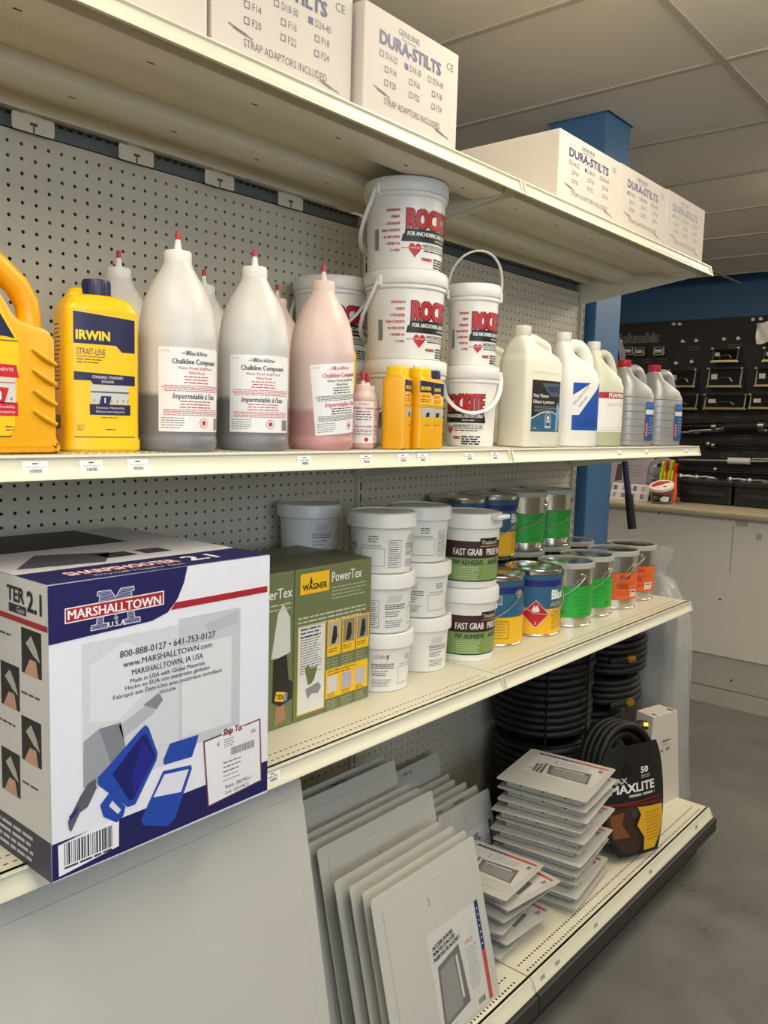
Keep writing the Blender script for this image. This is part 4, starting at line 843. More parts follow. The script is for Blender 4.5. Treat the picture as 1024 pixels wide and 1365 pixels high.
# ---- adhesive pails (brown and green label)
def grab(label, x, y, z, dphi, open_lid=False):
    r = thing('adhesive_pail', label, 'pail', (x, y, z), 0, 'brown and green label adhesive pails')
    MB().lathe([(.072, 0), (.0745, .003), (.0785, .150), (.0795, .153)], 52).build('pail_body', WHITEP, r, smooth=35)
    MB().lathe([(.0815, .150), (.0845, .152), (.0845, .180), (.0825, .186), (.076, .188), (.074, .185), (.01, .184)], 52).build('lid', WHITEP, r, smooth=35)
    if open_lid:
        a = faceang(x, y)+math.radians(58); q = MB().box((-.03, 0, .174), (.03, .022, .186)); q.xf(Matrix.Translation((.081*math.cos(a), .081*math.sin(a), 0)) @ Matrix.Rotation(a-PI/2, 4, 'Z')); q.build('pour_lip', WHITEP, r, bevel=.004)
    p = Print(); BR_, GR, K = '#3a1e22', '#7d9a5e', '#1c1c1a'
    p.rect(-.20, .076, .20, .120, BR_, 0).rect(-.20, .020, .20, .077, GR, 1).rect(-.20, .0185, .20, .0215, K, 2)
    for i in range(2):
        o = -.125+i*.20; p.rect(o+.064, .106, o+.130, .128, K, 1).text('Titebond', o+.097, .1125, .0095, '#efe9d8', 3, 'C', w=.056, shear=.15).rect(o+.064, .1065, o+.130, .1085, '#c79a3a', 2)
        p.text('FAST GRAB', o-.012, .085, .0165, '#efeae4', 2, w=.084, bold=.02).text('PRISE RAPIDE', o+.086, .085, .0165, '#efeae4', 2, w=.098, bold=.02)
        p.text('FRP ADHESIVE', o-.012, .0615, .0115, '#26361c', 2, w=.088, bold=.03).text('ADH\u00c9SIF', o+.092, .0615, .0115, '#26361c', 2, w=.05, bold=.03)
        p.bars(o-.008, .055, .075, 6, .0058, .0016, '#b9cba0', 2, 'L', 4).poly([(o+.066, .024), (o+.060, .034), (o+.066, .045), (o+.074, .053), (o+.074, .040)], '#8a8a2a', 2)
    p.build('pail_print', r, on_cyl(.0745, .0745+.004/.15, 1, faceang(x, y)+math.radians(dphi)), curved=True, step=.008)
    return r
grab('lower adhesive pail with brown and green label', 1.026, -.307, ZL, 72)
grab('upper adhesive pail with brown and green label and pouring lip', 1.020, -.312, ZL+.188, 62, True)
# ---- metal cans
CAN = {}
CAN['body'] = MB().lathe([(.080, 0), (.0832, .002), (.0832, .005), (.0815, .007), (.0815, .180), (.0828, .183), (.0835, .186), (.0835, .1885), (.080, .190)], 56).mesh('can_body', TIN, smooth=30)
CAN['lid'] = MB().lathe([(.0815, .1885), (.081, .191), (.077, .191), (.076, .1865), (.067, .186), (.066, .1895), (.064, .1895), (.063, .187), (.003, .187)], 56).mesh('can_lid', TIN, smooth=30)
PLR = mat('grey_plastic_rim', '#b9b7ad', .4)
CAN['rim'] = MB().lathe([(.0832, .1755), (.0862, .177), (.0862, .1905), (.084, .192), (.0785, .192), (.078, .1875), (.01, .187)], 56).mesh('rim_lid', PLR, smooth=30)
def can(label, x, y, z, kind, dphi=0, bail=None, group=None, lidk='rim'):
    r = thing('paint_can', label, 'can', (x, y, z), 0, group or '%s label cans' % kind)
    obj('can_body', CAN['body'], r); obj('can_lid', CAN[lidk], r); R0 = .0822
    p = Print()
    if kind in ('green', 'orange'):
        c, k, z0, z1 = ('#2fae3e', '#176b26', .030, .124) if kind == 'green' else ('#e8662a', '#8d3413', .032, .122)
        p.rect(-.255, z0, .255, z1, c, 0).rect(-.255, z1-.003, .255, z1-.0022, k, 1).rect(-.255, z0+.0022, .255, z0+.003, k, 1)
        for i in range(4):
            o = -.24+i*.125
            if kind == 'green': p.bars(o, z1-.008, .105, 3, .005, .0016, k, 1, 'L', i).bars(o, z1-.026, .10, 7, .0055, .0015, k, 1, 'L', i+3).frame(o+.01, z0+.008, o+.058, z0+.028, .0008, k).bars(o+.014, z0+.024, .04, 3, .006, .002, k, 1).ell(o+.085, z0+.018, .010, .010, k, 1).ell(o+.085, z0+.018, .0085, .0085, c, 2).poly([(o+.079, z0+.013), (o+.085, z0+.025), (o+.091, z0+.013)], k, 3)
            else: p.barcode(o+.01, z1-.022, .04, .014, k, 1, i+2).bars(o, z1-.03, .085, 3, .005, .0014, k, 1).barcode(o+.002, z0+.036, .042, .016, k, 1, i+7).bars(o, z0+.028, .09, 3, .005, .0014, k, 1).rect(o+.052, z0+.010, o+.088, z0+.032, '#efe6e0', 1).rect(o+.056, z0+.024, o+.084, z0+.028, '#2a2a2a', 2).text('3', o+.058, z0+.012, .008, '#2a2a2a', 2).text('1', o+.070, z0+.012, .008, '#9a3a3a', 2).text('0', o+.080, z0+.012, .008, '#2a2a2a', 2)
    else:
        p.rect(-.255, .008, .255, .080, '#f0b920', 0).rect(-.255, .080, .255, .142, '#2e6183', 0).rect(-.255, .142, .255, .176, '#2a5a7c', 0).rect(-.255, .1445, .255, .162, '#1d2470', 1)
        for i in range(2):
            o = -.12+i*.255
            p.text('Henry', o+.060, .148, .010, '#dfe6ee', 2, w=.034, bold=.02).text('Blueskin', o+.0, .108, .026, '#f2f2ee', 2, w=.112, bold=.04).text('ADHESIVE', o-.004, .086, .014, '#e9c43a', 2, w=.10)
            s = .040; cx, cy = o-.048, .066
            if i: cx = -9
            if cx > -1: p.poly([(cx, cy-s), (cx+s, cy), (cx, cy+s), (cx-s, cy)], '#f4eeee', 2).poly([(cx, cy-s+.0015), (cx+s-.0015, cy), (cx, cy+s-.0015), (cx-s+.0015, cy)], '#c01c2c', 3)
            if cx > -1: p.poly([(cx-.009, cy+.006), (cx-.011, cy+.014), (cx-.006, cy+.020), (cx-.005, cy+.026), (cx, cy+.018), (cx+.004, cy+.027), (cx+.007, cy+.018), (cx+.011, cy+.013), (cx+.009, cy+.006)], '#f4eeee', 4).rect(cx-.012, cy+.002, cx+.012, cy+.0035, '#f4eeee', 4).text('3', cx, cy-.030, .008, '#f4eeee', 4, 'C')
            p.bars(o+.002, .074, .09, 9, .0062, .0018, '#7a5c10', 1, 'L', 5).frame(o+.10, .022, o+.148, .070, .0014, '#3a2c10').bars(o+.105, .064, .036, 5, .008, .002, '#8a6a14', 1).rect(o+.108, .115, o+.126, .14, '#c9d2d8', 1).barcode(o+.110, .118, .014, .02, '#3a4a5a', 2)
    p.build('can_label', r, on_cyl(R0, R0, 1, faceang(x, y)+math.radians(dphi)), curved=True, step=.008)
    a = faceang(x, y)+math.radians(bail if bail is not None else 80); e1 = Vector((math.cos(a), math.sin(a), 0)); e2 = Vector((-math.sin(a), math.cos(a), 0)); path = []
    sgn = -1 if (bail is not None and bail > 0) else 1; zz = .150 if kind in ('green', 'orange') else .142
    for k in range(25):
        t = PI*k/24; path.append(e1*.0885*math.cos(t)+e2*sgn*.0905*math.sin(t)+Vector((0, 0, zz-.075*math.sin(t)**.85)))
    MB().tube(path, .0014, 6).build('bail_wire', mat('bail_wire', '#c9c7c0', .3, .7), r, smooth=60)
    for s in (1, -1):
        er = MB(); n0 = 0; er.lathe([(.013, 0), (.012, .003), (.007, .0035), (.006, .0065), (.002, .007)], 18); er.v[n0:] = [tuple(Matrix.Rotation(a+(0 if s > 0 else PI), 3, 'Z') @ Vector((q[2]+.0815, q[0], q[1]+zz))) for q in er.v[n0:]]
        er.build('bail_ear', TIN, r, smooth=40)
    return r
can('blue and yellow can with dashed warning panel beside the adhesive pails', 1.208, -.276, ZL, 'blue', 12, 55, 'blue and yellow adhesive cans', 'lid')
can('blue and yellow can with red flammable diamond', 1.381, -.298, ZL, 'blue', 125, -62, 'blue and yellow adhesive cans', 'lid')
can('front-row green label can next to the red diamond can', 1.552, -.312, ZL, 'green', 15, 40)
can('front-row green label can next to the orange cans, wire handle out', 1.722, -.296, ZL, 'green', -12, 62)
can('front-row orange label can beside the green cans', 1.892, -.305, ZL, 'orange', 5, 60)
can('orange label can at the end of the lower shelf', 2.068, -.292, ZL, 'orange', -5, 30)
can('bottom back-row blue can hidden behind the adhesive pails', 1.27, -.098, ZL, 'blue', 10, 80, 'blue and yellow adhesive cans', 'lid')
can('bottom back-row blue can behind the diamond can', 1.445, -.098, ZL, 'blue', 10, 80, 'blue and yellow adhesive cans', 'lid')
can('bottom back-row green label can below the nearer stacked green can', 1.625, -.098, ZL, 'green', 10, 80)
can('bottom back-row green label can below the farther stacked green can', 1.80, -.098, ZL, 'green', 30, 80)
can('back-row orange label can, only its lid showing behind the orange cans', 1.978, -.098, ZL, 'orange', 20, 80)
can('blue can stacked in the back row, its rim showing behind the adhesive pails', 1.27, -.098, ZL+.192, 'blue', 20, 70, 'blue and yellow adhesive cans', 'lid')
can('blue and yellow can stacked in the back row beside the green ones', 1.445, -.098, ZL+.192, 'blue', -40, 90, 'blue and yellow adhesive cans', 'lid')
can('nearer green label can stacked in the back row under the shelf', 1.625, -.098, ZL+.192, 'green', 8, 80)
can('farther green label can stacked in the back row by the column', 1.80, -.098, ZL+.192, 'green', 20, 95)
# ================================================================ BASE DECK
DOORP = mat('access_door_enamel', '#bfbdb5', .45, var=.03, scale=5)
def rrect(s, t, r, n=4):
    pts = []
    for cx, cz, a0 in ((s-r, r, -PI/2), (s-r, t-r, 0), (r, t-r, PI/2), (r, r, PI)):
        for k in range(n+1): a = a0+PI/2*k/n; pts.append((cx+r*math.cos(a), cz+r*math.sin(a)))
    return pts
def plate(pts, y0, y1):
    n = len(pts); mb = MB(); mb.add([(x, y0, z) for x, z in pts]+[(x, y1, z) for x, z in pts], [tuple(range(n)), tuple(reversed(range(n, 2*n)))]+[(k, n+k, n+(k+1) % n, (k+1) % n) for k in range(n)]); return mb
def door_card(s, x0, z0, w, h):
    "printed sheet on an access door: picture, trilingual title, blue and red edge stripe"
    p = Print(); p.rect(x0, z0, x0+w, z0+h, '#cdcac4', 0)
    for i in range(6):
        for j in range(6):
            if (i+j) % 2 == 0 and j > 1: p.rect(x0+w*(.08+.13*i), z0+h*(.14*j), x0+w*(.21+.13*i), z0+h*(.14*(j+1)), '#c3c8c6', 1)
    p.rect(x0+w*.93, z0+h*.5, x0+w, z0+h, '#2b3568', 2).rect(x0+w*.93, z0, x0+w, z0+h*.5, '#b8423f', 2)
    for k in range(7): p.rect(x0+w*.955, z0+h*(.55+.06*k), x0+w*.975, z0+h*(.565+.06*k), '#dcdce4', 3)
    p.bars(x0+w*.945, z0+h*.48, w*.03, 24, h*.019, h*.004, '#d79a94', 3)
    for k, t in enumerate(('ACCESS DOORS', "PORTES D'ACC\u00c8S", 'PUERTAS DE ACCESO')): p.text(t, x0+w*.06, z0+h*(.83-.055*k), h*.036, '#2c2b2c', 3, w=w*(.40, .42, .50)[k], bold=.04, rot=.12)
    p.poly([(x0+w*.06, z0+h*.08), (x0+w*.10, z0+h*.66), (x0+w*.52, z0+h*.73), (x0+w*.58, z0+h*.14)], '#6e6c6a', 2).poly([(x0+w*.10, z0+h*.12), (x0+w*.13, z0+h*.61), (x0+w*.40, z0+h*.66), (x0+w*.44, z0+h*.16)], '#8d8b88', 3).poly([(x0+w*.45, z0+h*.22), (x0+w*.43, z0+h*.64), (x0+w*.47, z0+h*.65), (x0+w*.49, z0+h*.22)], '#c9c7c2', 3)
    p.bars(x0+w*.64, z0+h*.62, w*.24, 16, h*.026, h*.008, '#8f8d8a', 2, 'L', 4, .35).bars(x0+w*.64, z0+h*.70, w*.16, 2, h*.022, h*.010, '#b06a62', 2)
    p.frame(x0+w*.10, z0+h*.02, x0+w*.30, z0+h*.06, h*.003, '#8f8d8a').barcode(x0+w*.72, z0+h*.03, w*.14, h*.06, '#6e6c6a', 2)
    return p
DM = {}
def door(label, s, loc, lean, rotz=0., card=None, group='white access doors', text=None, tall=None, latch=True):
    T = tall or s
    r = thing('access_door', label, 'access door', loc, 0, group); r.rotation_euler = (lean, 0, rotz)
    if (s, T) not in DM:
        fl = plate(rrect(s, T, .007), 0, .0028).mesh('flange', DOORP, bevel=.0008)
        i = .028; lf = plate([(x+i, z+i) for x, z in rrect(s-2*i, T-2*i, .004)], -.0012, .001).mesh('door_leaf', DOORP, bevel=.0006)
        gr = MB(); q = i-.0008
        for a, b in (((q, q), (s-q, i)), ((q, T-i), (s-q, T-q)), ((q, i), (i, T-i)), ((s-i, i), (s-q, T-i))): gr.box((a[0], -.0003, a[1]), (b[0], .001, b[1]))
        gr = gr.mesh('leaf_gap', mat('door_gap_shadow', '#a8a499', .7))
        j = .024; fb = MB()
        for a, b in (((j, j), (s-j, j+.003)), ((j, T-j-.003), (s-j, T-j)), ((j, j+.003), (j+.003, T-j-.003)), ((s-j-.003, j+.003), (s-j, T-j-.003))): fb.box((a[0], .0028, a[1]), (b[0], .0265, b[1]))
        fb = fb.mesh('frame_box', DOORP)
        ht = MB()
        for k in range(3):
            for a in (0, 1):
                x = s*(.25+.25*k); n0 = len(ht.v); ht.lathe([(.003, 0), (.003, .0006)], 8); ht.v[n0:] = [(q_[0]+x, .015+q_[1], (j-.0006+q_[2]) if a == 0 else (s-j+q_[2])) for q_ in ht.v[n0:]]
                n0 = len(ht.v); ht.lathe([(.003, 0), (.003, .0006)], 8); ht.v[n0:] = [((j-.0006+q_[2]) if a == 0 else (s-j+q_[2]), .015+q_[1], q_[0]+x) for q_ in ht.v[n0:]]
        ht = ht.mesh('nail_holes', BLACK)
        lt = MB().tube([(.003, 0, .006), (0, 0, .0085), (-.003, 0, .006), (0, 0, .001), (.003, 0, -.004), (0, 0, -.0065), (-.003, 0, -.004)], .0007, 6).mesh('latch_slot', mat('latch_grey', '#7a776f', .5), smooth=60)
        DM[(s, T)] = (fl, lf, gr, fb, ht, lt)
    fl, lf, gr, fb, ht, lt = DM[(s, T)]
    obj('flange', fl, r); L = obj('door_leaf', lf, r); obj('leaf_gap', gr, L); B = obj('frame_box', fb, r); obj('nail_holes', ht, B)
    if latch: obj('latch_slot', lt, L, (s*.47, -.0015, s*.80))
    if card:
        k = ('card',)+card+(s,)
        if k not in DM: o = door_card(s, *[c*s for c in card]).build('printed_card', r, lambda u, v, o: (u, -.0012-o, v)); DM[k] = o.data
        else: obj('printed_card', DM[k], r)
    if text:
        p = Print()
        for t, x, z, h, w in text: p.text(t, x*s, z*s, h, '#55524c', 0, 'C', w=w, rot=PI, bold=.03)
        p.build('stencilled_text', r, lambda u, v, o: (u, -o, v))
    return r
R_ = math.radians
g1 = 'access doors leaning in the near row'
door('very large blank white access door leaning at the lower left', .62, (-.315, -.583, ZD), R_(-11.5), card=(.42, .02, .36, .36), group=g1, tall=.672, latch=False)
door('printed white access door at the front of the leaning row', .366, (.476, -.572, ZD), R_(-14.5), card=(.40, .03, .52, .60), group=g1)
for k, (nm, x, yt) in enumerate((('second', .484, -.450), ('third', .483, -.415), ('fourth', .476, -.378))): door('%s white access door of the near row, behind the printed one' % nm, .366, (x, yt-.092, ZD), R_(-14.3), group=g1)
for k, (nm, x, yt) in enumerate((('foremost', .488, -.316), ('middle', .474, -.284), ('rearmost', .474, -.252))): door('%s of three mid-sized white access doors behind the fourth door' % nm, .408, (x, yt-.098, ZD), R_(-13.9), group=g1)
door('taller white access door near the back of the near row', .46, (.42, -.205-.108, ZD), R_(-13.6), group=g1)
door('rearmost tall white access door with upside-down size stencil', .46, (.42, -.168-.108, ZD), R_(-13.6), group=g1, text=[('ED-2002', .62, .968, .009, .05), ('16x16', .25, .968, .009, .035)])
g2 = 'small access doors leaning in the far row'
door('tallest access door at the back of the far row', .31, (.976, -.118, ZD), R_(-13), group=g2, text=[('ED-2002', .5, .95, .007, .04)])
for nm, x, yt in (('rearmost', 1.037, -.092), ('second from the back', 1.017, -.128), ('third from the back', 1.025, -.163)): door('%s of the small access doors in the far row' % nm, .252, (x, yt-.058, ZD), R_(-13.5), group=g2)
door('small access door with upside-down stencil just behind the printed small one', .252, (1.031, -.199-.058, ZD), R_(-13.5), group=g2, text=[('ED-2002', .60, .945, .008, .045), ('10x10', .22, .945, .008, .03)])
door('printed small access door at the front of the far row', .252, (1.036, -.237-.058, ZD), R_(-13.5), card=(.42, .05, .50, .62), group=g2)
rng = random.Random(4); n = 11
ordl = ['bottom', 'second', 'third', 'fourth', 'fifth', 'sixth', 'seventh', 'eighth', 'ninth', 'tenth', 'topmost']
for k in range(n):
    s = .262; dx, dy = (rng.uniform(-.008, .008), rng.uniform(-.008, .008)) if k < n-1 else (0, 0); yaw = R_(8+rng.uniform(-3, 3))
    dx += (n-1-k)*-.0012; dy += (n-1-k)*.001
    door('%s access door of the tall flat stack%s' % (ordl[k], ', printed' if k == 10 else ', counted upward' if 0 < k else ''), s, (1.247+dx, -.566+dy, ZD+.0268+k*.0296), R_(-90), yaw, card=(.36, .06, .56, .80), group='access doors in the tall flat stack')
ords = ['bottom', 'second', 'third', 'fourth', 'fifth', 'topmost']
for k in range(6):
    s = .212; dx, dy = rng.uniform(-.012, .012), rng.uniform(-.008, .008); yaw = R_((3, -4, 6, -3, -8, 4)[k])
    door('%s small access door of the short flat stack%s' % (ords[k], ', printed' if k == 5 else ', counted upward' if 0 < k else ''), s, (.925+dx, -.530+dy, ZD+.0268+k*.0296), R_(-90), yaw, card=(.30, .06, .62, .82), group='access doors in the short flat stack')
# ---- black hoses
RUB = mat('black_rubber_hose', '#0d0d0d', .55, var=.2, scale=40); BRASS = mat('brass_fitting', '#c9a13a', .25, .9); CORD = mat('black_tie_cord', '#1c1b1a', .6)
def coil(label, cx, cy, z0, turns, R, tr=.0125, seed=1, fit=None, ties=()):
    r = thing('hose_coil', label, 'hose', (cx, cy, z0), 0, 'coiled black hoses'); g = random.Random(seed); path = []; N = 30
    for layer in (0, 1):
        jit = [g.uniform(-.006, .006) for _ in range(turns+1)]
        for i in range(turns*N+1):
            t = i/N; k = int(t); f = t-k; a = 2*PI*t; rr = R-tr-layer*2.1*tr+jit[k]*(1-f)+jit[min(k+1, turns)]*f
            zz = tr+t*tr*1.95*((turns-.5)/turns)
            path.append((layer, (rr*math.cos(a), rr*math.sin(a)*1.0, zz+.0015*math.sin(3*a))))
    for layer in (0, 1): MB().tube([q for l, q in path if l == layer], tr, 7).build('hose', RUB, r, smooth=70)
    H_ = turns*tr*1.95+tr
    for a in ties:
        c, s = math.cos(a), math.sin(a); ro, ri = R+.004, R-5.2*tr
        MB().tube([(ro*c, ro*s, .002), (ro*c, ro*s, H_+.002), (ri*c, ri*s, H_+.004), (ri*c, ri*s, .002), (ro*c, ro*s, .001)], .0055, 6, flat=.5).build('tie_strap', CORD, r)
    if fit:
        a, z = fit; c, s = math.cos(a), math.sin(a); o = Vector(((R-.004)*c, (R-.004)*s, z)); d = Vector((-s, c, .1)).normalized()
        q = MB().tube([o-d*.05, o-d*.01, o+d*.012], tr*1.05, 10).build('hose_end', RUB, r, smooth=60)
        MB().tube([o+d*.010, o+d*.016, o+d*.0161, o+d*.030, o+d*.0301, o+d*.042], [.012, .012, .0165, .0165, .0145, .0145], 8).build('brass_coupling', BRASS, q)
    return r
fa = faceang(1.68, -.21)
coil('lower big black hose coil in the dark behind the tall flat stack', 1.69, -.185, ZD, 12, .165, seed=2)
coil('upper big black hose coil tied with straps under the lower shelf', 1.69, -.178, ZD+.312, 12, .164, seed=3, ties=(fa+.1, fa+1.0))
coil('small black hose coil low behind the white trapezoid box', 2.02, -.185, ZD, 13, .125, seed=4)
coil('middle black hose coil with a brass coupling just above the trapezoid box', 2.02, -.235, ZD+.345, 4, .135, seed=6, fit=(faceang(2.02, -.23)+.55, .02))
coil('top black hose coil with brass coupling against the end of the shelf', 2.02, -.240, ZD+.455, 6, .140, seed=5, fit=(faceang(2.02, -.24)+.45, .07))
# ---- carded hose package
pk = thing('carded_hose', 'black hose coil in a black and yellow card sleeve standing at the deck edge', 'hose', (1.645, -.545, ZD+.018)); pk.rotation_euler = (R_(-9), 0, R_(-24))
hh, hw = .192, .118; tr = .0125
for k in range(4):
    path = []
    for i in range(41):
        a = 2*PI*i/40; path.append((hw*.98*math.cos(a)*(abs(math.cos(a))**-.12 if abs(math.cos(a)) > .01 else 1), .016+k*.0262, hh+tr+(hh-tr)*math.sin(a)))
    MB().tube(path, tr, 8, cap=False).build('hose_loop', RUB, pk, smooth=70)
for k in range(3):
    path = []
    for i in range(41): a = 2*PI*i/40; path.append(((hw-.026)*math.cos(a), .029+k*.0262, hh+tr+(hh-.040)*math.sin(a)))
    MB().tube(path, tr, 7, cap=False).build('hose_loop', RUB, pk, smooth=70)
e_ = MB().tube([(-.02, .07, .355), (.03, .055, .372), (.075, .03, .372)], .0130, 10).build('hose_end', RUB, pk, smooth=60)
MB().tube([(.070, .033, .372), (.082, .026, .372)], .0165, 10).build('collar', mat('black_collar', '#222222', .5), e_); MB().tube([(.082, .026, .372), (.094, .019, .372)], .0150, 8).build('brass_coupling', BRASS, e_)
out = []
for i in range(36):
    a = 2*PI*i/36; c, s = math.cos(a), math.sin(a)
    out.append((hw*1.05*c*(1 if s > -.2 else 1.0), hh+tr+hh*.98*s))
def sleeve(out, y):
    inn = []
    n = len(out); mb = MB(); mb.add([(x, y-.018*max(0, 1-(x/hw)**2), z) for x, z in out]+[(x, y+.002, z) for x, z in out], [tuple(range(n)), tuple(reversed(range(n, 2*n)))]+[(k, n+k, n+(k+1) % n, (k+1) % n) for k in range(n)]); return mb
out = [q for q in out if q[1] < hh*1.72]
def card_y(x): return -.004-.020*max(0, 1-(x/(hw*1.06))**2)
cm = MB(); nx, nz = 16, 20; zt = hh*1.74; V = []
for j in range(nz+1):
    z = .002+(zt-.002)*j/nz; t = (z-hh-tr)/(hh*1.0); wx = hw*1.06*(1-.34*abs(t)**2.2) if t < 0 else hw*1.06*math.sqrt(max(.1, 1-t**2.4))
    for i in range(nx+1): x = -wx+2*wx*i/nx; V.append((x, card_y(x), z))
cm.add(V, [(j*(nx+1)+i, j*(nx+1)+i+1, (j+1)*(nx+1)+i+1, (j+1)*(nx+1)+i) for j in range(nz) for i in range(nx)])
cm.add([(x, y+.0015, z) for x, y, z in V], [(j*(nx+1)+i, (j+1)*(nx+1)+i, (j+1)*(nx+1)+i+1, j*(nx+1)+i+1) for j in range(nz) for i in range(nx)])
sl = cm.build('card_sleeve', mat('black_card', '#1d1c1c', .35), pk, smooth=60, fix=False)
p = Print()
p.poly([(-.088, .045), (-.108, .10), (-.112, .165), (.115, .150), (.119, .14), (-.112, .158)], '#5a2018', 1)
p.poly([(-.080, .04), (-.108, .10), (-.110, .150), (.0, .146), (-.02, .09), (.01, .05), (-.01, .012), (-.062, .012)], '#3a2417', 1).poly([(-.09, .06), (-.10, .13), (-.05, .135), (-.06, .10), (-.035, .06)], '#7a4a20', 2)
p.poly([(.0, .144), (.112, .135), (.109, .09), (.090, .045), (.062, .012), (.015, .012), (.02, .05), (-.005, .09), (.012, .12)], '#d9a51e', 2).bars(.03, .122, .07, 9, .010, .0022, '#8a6410', 3, 'L', 4)
p.text('MAX', -.095, .222, .016, '#b9b9b6', 2, w=.06, bold=.04).text('MAXLITE', -.095, .192, .026, '#e6e6e2', 3, w=.17, bold=.03).bars(-.03, .184, .11, 1, .006, .007, '#b9b9b6', 2).text('50', .020, .245, .018, '#ececea', 2, w=.030, bold=.03).bars(.02, .238, .04, 2, .006, .003, '#a9a9a6', 2).rect(-.10, .160, .10, .163, '#8a2a20', 2)
p.ell(-.035, .255, .017, .026, '#060606', 2, 20).ell(-.012, .128, .012, .014, '#3a3a38', 4)
p.build('sleeve_print', sl, lambda u, v, o: (u, card_y(u)-o, v), curved=True, step=.012, base=.0006)
# ---- white trapezoid box
wb = thing('trapezoid_box', 'white carton with slanted sides and small black stencil on the far deck', 'carton', (1.970, -.447, ZD), R_(-11))
a0, a1, b0, b1, h_ = 0, .205, 0, .205, .335
mb = MB().add([(0-.01, 0, 0), (.200, 0, 0), (.205, .075, 0), (.0, .075, 0), (.006, 0, h_), (.142, -.006, h_), (.152, .075, h_-.004), (.018, .075, h_)], [(3, 2, 1, 0), (4, 5, 6, 7), (0, 1, 5, 4), (1, 2, 6, 5), (2, 3, 7, 6), (3, 0, 4, 7)]); mb.build('carton_body', CARD_W, wb, bevel=.0015)
p2 = Print(); p2.bars(.06, .241, .05, 1, .004, .005, '#4a4a4c', 0).bars(.06, .226, .04, 1, .004, .002, '#77777a', 0).barcode(.052, .200, .018, .010, '#4a4a4c', 0).barcode(.085, .200, .022, .012, '#4a4a4c', 0, 5)
p2.build('stencil', wb, lambda u, v, o: (u, -.006*(v/h_)-o-.0015, v))
for q in (((.03, .005, h_-.0008), (.036, .025, h_+.0006)), ((.12, .0, h_-.0008), (.128, .022, h_+.0006))): MB().box(*q).build('tab_slot', BLACK, wb)
# ---- bagged item standing on the floor past the deck
bg_ = thing('bagged_roll', 'dark roll in a tall clear plastic bag standing on the floor past the shelf end', 'bag', (2.36, -.27, 0))
DARK = mat('dark_grey_roll', '#2b2c2e', .5, var=.1, scale=8)
MB().lathe([(.085, .004), (.092, .01), (.092, .78), (.085, .79), (.02, .79)], 28).build('dark_roll', DARK, bg_, smooth=40)
g = random.Random(9); secs = []; nb = 40; mb = MB(); vs = []; fs = []; lev = [0.003, .08, .2, .35, .5, .63, .74, .83, .89, .915, .94, .98, 1.02]
fr = [1.0, 1.02, 1.0, .97, .93, .88, .78, .62, .42, .22, .20, .32, .40]
for j, z in enumerate(lev):
    for k in range(nb):
        a = 2*PI*k/nb; base = .155/max(abs(math.cos(a)), abs(math.sin(a)))**.55; q = base*fr[j]+.012*math.sin(5*a+j*.9)*fr[j]+g.uniform(-.006, .006)
        vs.append((q*math.cos(a)*.92, q*math.sin(a), z+(g.uniform(-.006, .006) if j else 0)))
for j in range(len(lev)-1):
    for k in range(nb): k2 = (k+1) % nb; fs.append((j*nb+k, j*nb+k2, (j+1)*nb+k2, (j+1)*nb+k))
mb.add(vs, fs); mb.build('plastic_film', film('clear_plastic_film', '#d6d6d2', .54, .12), bg_, smooth=55)
# ---- thin white wire in the dark
pts = [px(622, 980, y=-.04), px(623, 1000, y=-.045), px(632, 1002, y=-.05), px(636, 1010, y=-.05), px(629, 1014, y=-.045), px(634, 1026, y=-.04)]
wr = thing('loose_wire', 'thin pale wire curling in the dark behind the small access doors', 'wire', (pts[0].x, -.03, ZD))
rel = [q-Vector((pts[0].x, -.03, ZD)) for q in pts]; sm2 = []
for i in range(len(rel)-1):
    for k in range(5): sm2.append(rel[i].lerp(rel[i+1], k/5))
for _ in range(4): sm2 = [sm2[0]]+[(sm2[i-1]+sm2[i]*2+sm2[i+1])/4 for i in range(1, len(sm2)-1)]+[sm2[-1]]
MB().tube(sm2+[Vector((sm2[-1].x, sm2[-1].y, .002))], .0022, 6).build('wire', mat('pale_wire', '#b9b6ae', .5), wr, smooth=60)
# ================================================================ BACKGROUND: counter, tool board
CX = 3.77
ct = thing('service_counter', 'long white fronted counter with beige laminate top at the back', 'counter', (CX, 0, 0))
CW = mat('white_counter_panel', '#d2ccc0', .5, var=.03, scale=2.2); CB = mat('scuffed_grey_base', '#b9b3a8', .65, hex2='#a39d92', scale=5, detail=8); LAM = mat('beige_laminate', '#a2957e', .35, var=.08, scale=25)
for ya, yb in ((-.62, 1.9), (-2.6, -.624)): MB().box((0, ya, .272), (.02, yb, 1.012)).build('front_panel', CW, ct, bevel=.002)
MB().box((.02, -2.6, 0), (.60, 1.9, 1.0)).build('carcass', CB, ct)
MB().box((.008, -2.6, .095), (.02, 1.9, .268)).build('base_board', CB, ct); MB().box((.003, -2.6, 0), (.02, 1.9, .088)).build('toe_strip', CB, ct)
MB().box((-.035, -2.62, 1.012), (.62, 1.92, 1.05)).build('counter_top', LAM, ct, bevel=.012)
sc = MB()
for u, v in ((879, 684), (960, 799), (975, 907)):
    q = px(u, v, x=CX); n0 = len(sc.v); sc.lathe([(.006, 0), (.005, .002)], 10); sc.v[n0:] = [(-p_[2]-.0005, q.y+p_[0], q.z+p_[1]) for p_ in sc.v[n0:]]
sc.build('screw_heads', mat('dark_screw', '#3c3a36', .5, .5), ct)
mk = Print(); SM = '#a8a299'
for u0, u1, v0, v1 in ((974, 977, 700, 765), (981, 998, 696, 701), (1008, 1016, 712, 720)):
    a, b = px(u0, v1, x=CX), px(u1, v0, x=CX); mk.rect(-a.y, a.z, -b.y, b.z, SM, 0)
mk.build('scuff_marks', ct, lambda u, v, o: (-o, -u, v))
